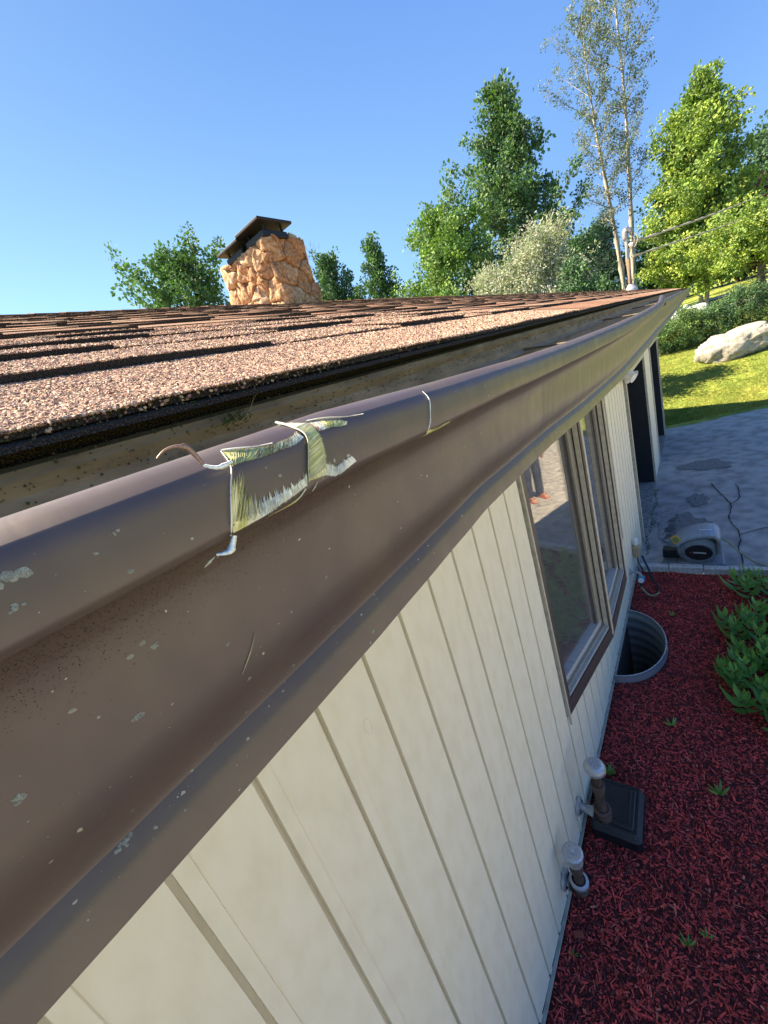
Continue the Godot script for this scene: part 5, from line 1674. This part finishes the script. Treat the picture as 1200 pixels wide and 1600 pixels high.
# a broadleaf or needle tree: tapered trunk, limbs that rise and fork, leaf clumps along the outer twigs
func tree(called: String, label: String, category: String, at: Vector3, o: Dictionary) -> Node3D:
	var t := thing(called, label, category, at, o.get("group", ""))
	var r := RandomNumberGenerator.new()
	r.seed = o.seed
	var h: float = o.h
	var wood := begin()
	var lean: Vector3 = o.get("lean", Vector3.ZERO)
	var stems: int = o.get("stems", 1)
	var leaves := []
	var tints := []
	var cols: Array = o.cols
	var size: float = o.get("clump", 0.5)
	var add_clump := func(p: Vector3, k: float) -> void:
		var b := Basis.from_euler(Vector3(r.randf() * TAU, r.randf() * TAU, r.randf() * TAU))
		var sc := size * k * r.randf_range(0.7, 1.3)
		leaves.append(Transform3D(b.scaled_local(Vector3(sc, sc * 0.85, sc)), p))
		var c: Color = cols[r.randi() % cols.size()] * r.randf_range(0.95, 1.7)
		c.a = 1.0
		tints.append(c)
	for st in stems:
		var hs := h * (1.0 - 0.13 * st)
		var off := Vector3.ZERO
		if stems > 1:
			var sa: float = o.get("stem_turn", 0.0) + PI * st
			off = Vector3(cos(sa), 0, sin(sa)) * float(o.get("stem_gap", 0.6))
		var trunk := []
		var rad := []
		var tr: float = o.get("trunk", 0.18)
		for i in 11:
			var f := i / 10.0
			var wig := Vector3(sin(f * 5.0 + o.seed + st * 2.0), 0, cos(f * 4.2 + o.seed * 1.3)) * h * 0.012 * f
			trunk.append(off * (0.15 + 0.85 * pow(f, 0.7)) + lean * f * f * h + wig + Vector3(0, hs * f, 0))
			rad.append(lerpf(tr, tr * 0.08, pow(f, 0.8)))
		tube(wood, trunk, rad, 8, false)
		var c0: float = o.get("c0", 0.2)
		var limbs: int = o.limbs
		for i in limbs:
			var tn := (i + r.randf()) / limbs
			var f := lerpf(c0, 0.985, tn)
			var k := f * 10.0
			var base: Vector3 = trunk[int(k)].lerp(trunk[mini(int(k) + 1, 10)], k - int(k))
			var reach: float = o.r * lut(o.shape, tn) * r.randf_range(0.5, 1.2)
			var az := i * 2.39996 + r.randf() * 0.7 + st * 1.1
			var rise: float = lerpf(o.rise[0], o.rise[1], tn) + r.randfn(0, 0.12)
			var d := Vector3(cos(az), rise, sin(az)).normalized()
			if o.has("bias"):
				var bb: Vector3 = o.bias
				reach *= 1.0 + bb.dot(Vector3(cos(az), 0, sin(az))) * (1.0 - tn)
			reach = maxf(reach, 0.25)
			var mid := base + d * reach * 0.55 + Vector3(0, -0.04 * reach, 0)
			var tip := base + d * reach + Vector3(r.randfn(0, 0.06) * reach, float(o.get("tip_up", 0.08)) * reach, r.randfn(0, 0.06) * reach)
			var rr := maxf(tr * 0.30 * (1.0 - f * 0.8), 0.012)
			tube(wood, [base, mid, tip], [rr, rr * 0.6, rr * 0.2], 5, false)
			var subs: int = maxi(2, int(o.subs * clampf(reach / o.r + 0.25, 0.3, 1.2)))
			for j in subs:
				var u := lerpf(o.get("inner", 0.25), 1.0, (j + r.randf()) / subs)
				var p0 := base.lerp(mid, u / 0.55) if u < 0.55 else mid.lerp(tip, (u - 0.55) / 0.45)
				var sd := (d * 0.8 + Vector3(r.randfn(), r.randfn() * 0.6 + o.get("twig_up", 0.25), r.randfn()) * 0.7).normalized()
				var sl: float = reach * r.randf_range(0.10, 0.26) + size * 0.5
				var p1 := p0 + sd * sl
				tube(wood, [p0, p1], [rr * 0.35, rr * 0.12], 4, false)
				for q in o.get("per", 3):
					if r.randf() < o.get("bare", 0.0):
						continue
					add_clump.call(p0.lerp(p1, 0.35 + 0.75 * q / maxf(1.0, o.get("per", 3) - 1.0)) + Vector3(r.randfn(), r.randfn(), r.randfn()) * size * 0.28, 1.0)
	wood.generate_normals()
	part("trunk", wood.commit(), M[o.get("bark", "bark")], t)
	part_many(t, o.mesh, leaves, tints)
	return t

func part_many(t: Node3D, mesh: Mesh, leaves: Array, tints: Array) -> void:
	var c := many("crown", mesh, M.leaf, t, leaves, tints)
	c.set_meta("kind", "stuff")

func at_sky(az: float, dist: float) -> Vector3:   # a point on the land by compass angle from the house front
	var a := deg_to_rad(az)
	var p := Vector3(sin(a) * dist, 0, -cos(a) * dist)
	p.y = land(p.x, p.z)
	return p

func build_trees() -> void:
	var maple := clump_mesh(26, 0.40, 0.36, 1)
	var small := clump_mesh(18, 0.38, 0.32, 2)
	var thin := clump_mesh(14, 0.45, 0.2, 3)
	var needle := clump_mesh(22, 0.8, 0.07, 4)
	var green := [Color(0.075, 0.155, 0.061), Color(0.100, 0.188, 0.070), Color(0.060, 0.122, 0.052)]
	var lime := [Color(0.200, 0.282, 0.052), Color(0.250, 0.310, 0.061), Color(0.150, 0.235, 0.052), Color(0.120, 0.188, 0.052)]
	var deep := [Color(0.035, 0.080, 0.052), Color(0.045, 0.094, 0.052)]
	var palec := [Color(0.300, 0.320, 0.272), Color(0.360, 0.357, 0.304), Color(0.240, 0.282, 0.210)]
	var round_shape := [[0.0, 0.62], [0.25, 1.0], [0.55, 0.9], [0.85, 0.5], [1.0, 0.15]]
	var cone := [[0.0, 1.0], [0.3, 0.82], [0.7, 0.42], [1.0, 0.1]]
	var bell := [[0.0, 0.95], [0.2, 1.0], [0.45, 0.72], [0.7, 0.46], [0.88, 0.26], [1.0, 0.08]]
	tree("broadleaf_tree", "green broadleaf tree behind the roof, left of the chimney", "tree", at_sky(-56.5, 19.0), {"h": 9.5, "r": 3.0, "c0": 0.3, "limbs": 46, "subs": 9, "per": 3, "shape": round_shape, "rise": [0.15, 1.3], "cols": green, "mesh": maple, "clump": 0.34, "trunk": 0.22, "seed": 11, "twig_up": 0.55, "tip_up": 0.2, "bias": Vector3(-0.25, 0, -0.2)})
	tree("broadleaf_tree", "small green tree with bare top twigs just right of the chimney", "tree", at_sky(-38.8, 25.0), {"h": 9.0, "r": 1.7, "c0": 0.3, "limbs": 34, "subs": 7, "per": 3, "shape": round_shape, "rise": [0.3, 1.4], "cols": green + deep, "mesh": maple, "clump": 0.36, "trunk": 0.16, "seed": 12, "twig_up": 0.4})
	tree("bare_tree", "leafless grey twigs rising behind the chimney's right side", "tree", at_sky(-40.2, 28.0), {"h": 11.0, "r": 2.0, "c0": 0.55, "limbs": 22, "subs": 6, "per": 1, "bare": 1.0, "shape": round_shape, "rise": [0.8, 1.6], "cols": green, "mesh": small, "clump": 0.3, "trunk": 0.10, "seed": 13})
	tree("conical_tree", "narrow pointed green tree between chimney and the tall tree", "tree", at_sky(-33.2, 28.0), {"h": 9.9, "r": 1.9, "c0": 0.2, "limbs": 44, "subs": 7, "per": 3, "shape": cone, "rise": [0.1, 0.9], "cols": green + deep, "mesh": maple, "clump": 0.38, "trunk": 0.16, "seed": 14, "twig_up": 0.3, "tip_up": 0.15})
	tree("tall_broadleaf_tree", "tall dark green tree with bell-shaped crown above the roof", "tree", at_sky(-15.6, 30.0), {"h": 14.4, "bias": Vector3(-0.25, 0, 0), "r": 5.2, "c0": 0.12, "limbs": 70, "subs": 9, "per": 3, "shape": bell, "rise": [0.25, 1.5], "cols": [Color(0.060, 0.127, 0.052), Color(0.085, 0.160, 0.061), Color(0.050, 0.094, 0.052), Color(0.110, 0.179, 0.079)], "mesh": maple, "clump": 0.48, "trunk": 0.30, "seed": 15, "twig_up": 0.55, "tip_up": 0.2})
	tree("broadleaf_tree", "lower light green tree at the tall tree's left foot", "tree", at_sky(-24.4, 26.0), {"h": 8.9, "r": 3.4, "c0": 0.15, "limbs": 52, "subs": 9, "per": 3, "shape": round_shape, "rise": [0.1, 1.0], "cols": [Color(0.130, 0.221, 0.061), Color(0.160, 0.254, 0.070), Color(0.100, 0.169, 0.061)], "mesh": maple, "clump": 0.42, "trunk": 0.2, "seed": 16, "twig_up": 0.35})
	tree("willowy_shrub", "pale grey-green willowy shrub just beyond the roof", "shrub", at_sky(-16.6, 17.0), {"h": 4.5, "r": 1.9, "c0": 0.1, "limbs": 64, "subs": 9, "per": 3, "shape": [[0.0, 1.1], [0.4, 1.05], [0.75, 0.75], [1.0, 0.3]], "rise": [0.5, 1.6], "cols": palec, "mesh": thin, "clump": 0.26, "trunk": 0.10, "seed": 17, "twig_up": 0.7, "stems": 2, "stem_gap": 0.8})
	tree("tall_sparse_tree", "very tall thin tree with sparse leaves and bare lower trunks", "tree", at_sky(-5.7, 36.0), {"h": 20.6, "r": 2.9, "c0": 0.34, "limbs": 34, "subs": 8, "per": 2, "bare": 0.1, "shape": [[0.0, 0.5], [0.3, 0.7], [0.6, 1.0], [0.85, 0.9], [1.0, 0.4]], "rise": [0.7, 1.5], "cols": [Color(0.120, 0.155, 0.131), Color(0.090, 0.127, 0.088), Color(0.160, 0.169, 0.144)], "mesh": small, "clump": 0.36, "trunk": 0.26, "seed": 18, "twig_up": 0.4, "stems": 2, "stem_gap": 0.9, "bark": "pale_bark"})
	tree("birch_tree", "bright yellow-green tree right of the service mast", "tree", at_sky(0.6, 29.0), {"h": 9.6, "r": 2.2, "c0": 0.1, "limbs": 58, "subs": 8, "per": 3, "shape": [[0.0, 0.95], [0.3, 1.0], [0.6, 0.85], [0.85, 0.55], [1.0, 0.2]], "rise": [0.3, 1.5], "cols": lime, "mesh": maple, "clump": 0.36, "trunk": 0.15, "seed": 19, "twig_up": 0.45, "bark": "pale_bark", "stems": 2, "stem_gap": 0.5})
	tree("spruce_tree", "small dark sparse spruce left of the service mast", "tree", at_sky(-7.4, 42.0), {"h": 8.0, "r": 1.7, "c0": 0.1, "limbs": 40, "subs": 5, "per": 3, "shape": cone, "rise": [-0.1, 0.3], "cols": [Color(0.030, 0.066, 0.056)], "mesh": needle, "clump": 0.4, "trunk": 0.12, "seed": 20})
	tree("broadleaf_tree", "dark green rounded tree at the far right edge", "tree", at_sky(6.6, 52.0), {"h": 9.4, "r": 4.8, "c0": 0.12, "limbs": 80, "subs": 9, "per": 3, "shape": round_shape, "rise": [0.1, 1.1], "cols": deep + [Color(0.060, 0.113, 0.061)], "mesh": maple, "clump": 0.62, "trunk": 0.3, "seed": 21, "twig_up": 0.3})
	tree("purple_tree", "dull purple-leaved tree behind the cables on the right", "tree", at_sky(5.6, 40.0), {"h": 5.4, "r": 2.4, "c0": 0.15, "limbs": 46, "subs": 8, "per": 3, "shape": round_shape, "rise": [0.2, 1.2], "cols": [Color(0.075, 0.033, 0.028), Color(0.100, 0.047, 0.040)], "mesh": maple, "clump": 0.42, "trunk": 0.16, "seed": 22})
	tree("lime_tree", "yellow-green spreading tree with grey trunk above the shrubs", "tree", Vector3(1.95, land(1.95, -22.8), -22.8), {"h": 2.6, "r": 2.1, "c0": 0.55, "limbs": 40, "subs": 9, "per": 3, "shape": [[0.0, 0.9], [0.4, 1.0], [0.8, 0.7], [1.0, 0.3]], "rise": [0.3, 1.0], "cols": lime, "mesh": maple, "clump": 0.24, "trunk": 0.27, "seed": 23, "twig_up": 0.2})
	for q in [[-9.6, 47.0, 7.4, 3.4, 24, "dark far tree low behind the pale shrub"], [-2.4, 48.0, 6.0, 3.0, 25, "far green tree behind the birch's foot"], [3.2, 46.0, 6.6, 3.0, 26, "far green tree below the cables"], [9.5, 44.0, 7.5, 3.4, 27, "far green tree past the right edge"], [-12.8, 50.0, 7.0, 3.4, 28, "far green tree left of the spruce"]]:
		tree("far_tree", q[5], "tree", at_sky(q[0], q[1]), {"h": q[2], "r": q[3], "c0": 0.08, "limbs": 44, "subs": 8, "per": 3, "shape": round_shape, "rise": [0.1, 1.1], "cols": deep + green, "mesh": maple, "clump": 0.55, "trunk": 0.2, "seed": q[4], "twig_up": 0.3})
	tree("corner_tree", "low dark tree beyond the house's far corner, right of the pale shrub", "tree", Vector3(-2.3, land(-2.3, -12.0), -12.0), {"h": 3.5, "r": 1.0, "c0": 0.15, "limbs": 34, "subs": 7, "per": 3, "shape": round_shape, "rise": [0.2, 1.2], "cols": deep + green, "mesh": small, "clump": 0.2, "trunk": 0.07, "seed": 29})
	# shrubs in a row behind the boulder
	for q in [[-0.95, -16.2, 0.85, 0.62, 31, "rounded green shrub next to the garage corner"], [-0.25, -16.6, 0.95, 0.60, 32, "yellow-green shrub left of the boulder"], [0.45, -16.9, 0.80, 0.60, 33, "dark green shrub behind the boulder's left end"], [1.05, -17.1, 1.05, 0.62, 34, "taller dark shrub behind the boulder's middle"], [1.75, -17.3, 0.95, 0.66, 35, "dark green shrub behind the boulder's right end"], [2.5, -17.5, 1.0, 0.7, 36, "dark shrub at the right end of the row"]]:
		var dark: bool = q[4] >= 33
		tree("garden_shrub", q[5], "shrub", Vector3(q[0], land(q[0], q[1]) - 0.03, q[1]), {"h": q[2], "r": q[3], "c0": 0.05, "limbs": 36, "subs": 6, "per": 2, "shape": [[0.0, 0.9], [0.4, 1.0], [0.8, 0.75], [1.0, 0.3]], "rise": [0.2, 1.3], "cols": (deep + green) if dark else (green + lime.slice(2)), "mesh": small, "clump": 0.13, "trunk": 0.035, "seed": q[4], "group": "row of shrubs behind the boulder"})

# ------------------------------------------------------------------ the person mirrored in the window
func bone_field(p: Vector3, bones: Array, k: float) -> float:
	var d := 9.0
	for b in bones:
		var a: Vector3 = b[0]
		var ab: Vector3 = b[1] - a
		var t := clampf((p - a).dot(ab) / maxf(ab.length_squared(), 0.000001), 0.0, 1.0)
		var e: float = (p - a - ab * t).length() - lerpf(b[2], b[3], t)
		var h := maxf(k - absf(d - e), 0.0) / k
		d = minf(d, e) - h * h * k * 0.25
	return d

# surface nets over the cells near the bones
func skin_bones(s: SurfaceTool, bones: Array, cell: float, k := 0.03) -> void:
	var vals := {}
	var todo := {}
	for b in bones:
		var a: Vector3 = b[0]
		var e: Vector3 = b[1]
		var n := maxi(1, int(a.distance_to(e) / cell))
		for i in n + 1:
			var c := a.lerp(e, float(i) / n)
			var r: float = lerpf(b[2], b[3], float(i) / n) + cell * 2.0
			var lo := Vector3i(((c - Vector3.ONE * r) / cell).floor())
			var hi := Vector3i(((c + Vector3.ONE * r) / cell).ceil())
			for x in range(lo.x, hi.x + 1):
				for y in range(lo.y, hi.y + 1):
					for z in range(lo.z, hi.z + 1):
						var q := Vector3i(x, y, z)
						if not todo.has(q):
							var dist := (Vector3(q) * cell - c).length()
							if absf(dist - (r - cell * 2.0)) < cell * 3.5:
								todo[q] = true
	var at := func(q: Vector3i) -> float:
		if not vals.has(q):
			vals[q] = bone_field(Vector3(q) * cell, bones, k)
		return vals[q]
	var pts := {}
	var corners := [Vector3i(0, 0, 0), Vector3i(1, 0, 0), Vector3i(0, 1, 0), Vector3i(1, 1, 0), Vector3i(0, 0, 1), Vector3i(1, 0, 1), Vector3i(0, 1, 1), Vector3i(1, 1, 1)]
	var edges := [[0, 1], [2, 3], [4, 5], [6, 7], [0, 2], [1, 3], [4, 6], [5, 7], [0, 4], [1, 5], [2, 6], [3, 7]]
	for q in todo:
		var v := []
		var inside := 0
		for c in corners:
			var f: float = at.call(q + c)
			v.append(f)
			if f < 0.0:
				inside += 1
		if inside == 0 or inside == 8:
			continue
		var sum := Vector3.ZERO
		var n := 0
		for e in edges:
			var f0: float = v[e[0]]
			var f1: float = v[e[1]]
			if (f0 < 0.0) != (f1 < 0.0):
				sum += Vector3(corners[e[0]]).lerp(Vector3(corners[e[1]]), f0 / (f0 - f1))
				n += 1
		pts[q] = (Vector3(q) + sum / n) * cell
	s.set_smooth_group(1)
	for q in pts:
		for ax in 3:
			var d: Vector3i = [Vector3i(1, 0, 0), Vector3i(0, 1, 0), Vector3i(0, 0, 1)][ax]
			var u: Vector3i = [Vector3i(0, 1, 0), Vector3i(0, 0, 1), Vector3i(1, 0, 0)][ax]
			var w: Vector3i = [Vector3i(0, 0, 1), Vector3i(1, 0, 0), Vector3i(0, 1, 0)][ax]
			var f0: float = at.call(q)
			var f1: float = at.call(q + d)
			if (f0 < 0.0) == (f1 < 0.0):
				continue
			var quad4 := [q, q - u, q - u - w, q - w]
			if not quad4.all(func(c): return pts.has(c)):
				continue
			if f0 >= 0.0:
				quad4.reverse()
			for i in [0, 1, 2, 0, 2, 3]:
				s.set_smooth_group(1)
				s.add_vertex(pts[quad4[i]])

func figure(bones: Array, cell: float, k := 0.03) -> ArrayMesh:
	var s := begin()
	skin_bones(s, bones, cell, k)
	s.generate_normals()
	return s.commit()

func build_person() -> void:
	var p := thing("person", "person in dark jeans, grey shirt and coral sandals standing on the pale paving", "person", Vector3(2.44, 0.012, -5.78))
	p.rotation.y = -1.25     # faces the house front
	var legs := []
	var body := []
	var shirt := []
	for s in [-1.0, 1.0]:
		var hip := Vector3(0.09 * s, 0.90, 0.0)
		var knee := Vector3(0.10 * s, 0.49, 0.015)
		var ankle := Vector3(0.11 * s, 0.085, -0.01)
		body.append([hip, knee, 0.082, 0.052])
		body.append([knee, ankle, 0.052, 0.034])
		body.append([ankle, Vector3(0.115 * s, 0.035, -0.035), 0.034, 0.032])
		body.append([Vector3(0.112 * s, 0.040, -0.04), Vector3(0.125 * s, 0.034, 0.13), 0.032, 0.026])
		for t in 5:
			body.append([Vector3((0.125 + (t - 2) * 0.014 * 1.0) * s, 0.026, 0.125), Vector3((0.128 + (t - 2) * 0.016) * s, 0.022, 0.165 - 0.010 * absf(t - 1.0)), 0.013, 0.010])
		legs.append([hip + Vector3(0, 0.02, 0), knee, 0.098, 0.074])
		legs.append([knee, ankle + Vector3(0, 0.02, 0), 0.074, 0.072])
		var sh := Vector3(0.17 * s, 1.39, -0.01)
		var el := Vector3(0.22 * s, 1.11, 0.0)
		var wr := Vector3(0.22 * s, 0.87, 0.06)
		body.append([sh, el, 0.048, 0.038])
		body.append([el, wr, 0.038, 0.026])
		var palm := wr + Vector3(0.0, -0.085, 0.02)
		body.append([wr, palm, 0.028, 0.034])
		for t in 4:
			var kn := palm + Vector3(0.004 * s, -0.02, 0.026 - t * 0.018)
			var mid := kn + Vector3(-0.006 * s, -0.036 + 0.006 * absf(t - 1.4), 0.004)
			body.append([kn, mid, 0.010, 0.009])
			body.append([mid, mid + Vector3(-0.014 * s, -0.030, 0.0), 0.009, 0.0075])
		var th := wr + Vector3(-0.006 * s, -0.03, 0.035)
		body.append([th, th + Vector3(-0.014 * s, -0.032, 0.022), 0.013, 0.011])
		body.append([th + Vector3(-0.014 * s, -0.032, 0.022), th + Vector3(-0.020 * s, -0.060, 0.026), 0.011, 0.009])
		shirt.append([sh, sh.lerp(el, 0.55), 0.068, 0.062])
		shirt.append([Vector3(0.0, 1.33, 0.0), sh + Vector3(-0.02 * s, 0, 0), 0.11, 0.075])
		shirt.append([Vector3(0.075 * s, 1.30, 0.0), Vector3(0.075 * s, 0.93, 0.0), 0.112, 0.112])
	body.append([Vector3(0, 0.92, 0), Vector3(0, 1.12, 0), 0.125, 0.115])
	body.append([Vector3(0, 1.12, 0), Vector3(0, 1.32, 0), 0.115, 0.125])
	body.append([Vector3(-0.12, 1.37, 0), Vector3(0.12, 1.37, 0), 0.07, 0.07])
	body.append([Vector3(0, 1.38, -0.01), Vector3(0, 1.50, 0.01), 0.055, 0.05])
	body.append([Vector3(0, 1.56, 0.012), Vector3(0, 1.64, 0.0), 0.072, 0.088])
	body.append([Vector3(0, 1.535, 0.04), Vector3(0, 1.55, 0.05), 0.045, 0.045])
	body.append([Vector3(0, 1.60, 0.088), Vector3(0, 1.575, 0.106), 0.010, 0.014])
	body.append([Vector3(-0.022, 1.538, 0.087), Vector3(0.022, 1.538, 0.087), 0.008, 0.008])
	for s in [-1.0, 1.0]:
		body.append([Vector3(0.083 * s, 1.60, 0.0), Vector3(0.088 * s, 1.575, 0.004), 0.014, 0.011])
	legs.append([Vector3(-0.06, 0.93, 0), Vector3(0.06, 0.93, 0), 0.125, 0.125])
	part("body", figure(body, 0.011, 0.022), M.skin, p)
	part("jeans", figure(legs, 0.02, 0.03), M.jeans, p)
	part("shirt", figure(shirt, 0.02, 0.04), M.shirt, p)
	part("hair", figure([[Vector3(0, 1.64, -0.012), Vector3(0, 1.665, -0.018), 0.098, 0.090], [Vector3(0, 1.62, -0.05), Vector3(0, 1.50, -0.055), 0.075, 0.05]], 0.014), M.hair, p)
	for s in [-1.0, 1.0]:
		part("eye", figure([[Vector3(0.032 * s, 1.603, 0.080), Vector3(0.0325 * s, 1.603, 0.081), 0.012, 0.012]], 0.004, 0.002), M.white_plastic, p)
		var sd := holder("sandal", p)
		part("sole", bevel_box(Vector3(0.12 * s - 0.048, -0.004, -0.085), Vector3(0.12 * s + 0.048, 0.016, 0.18), 0.008), M.sandal, sd)
		part("strap", tube_mesh(curve([Vector3(0.12 * s - 0.048, 0.012, 0.07), Vector3(0.12 * s - 0.03, 0.062, 0.085), Vector3(0.12 * s + 0.02, 0.066, 0.088), Vector3(0.12 * s + 0.048, 0.012, 0.07)], 5), [0.012], 6), M.sandal, sd)
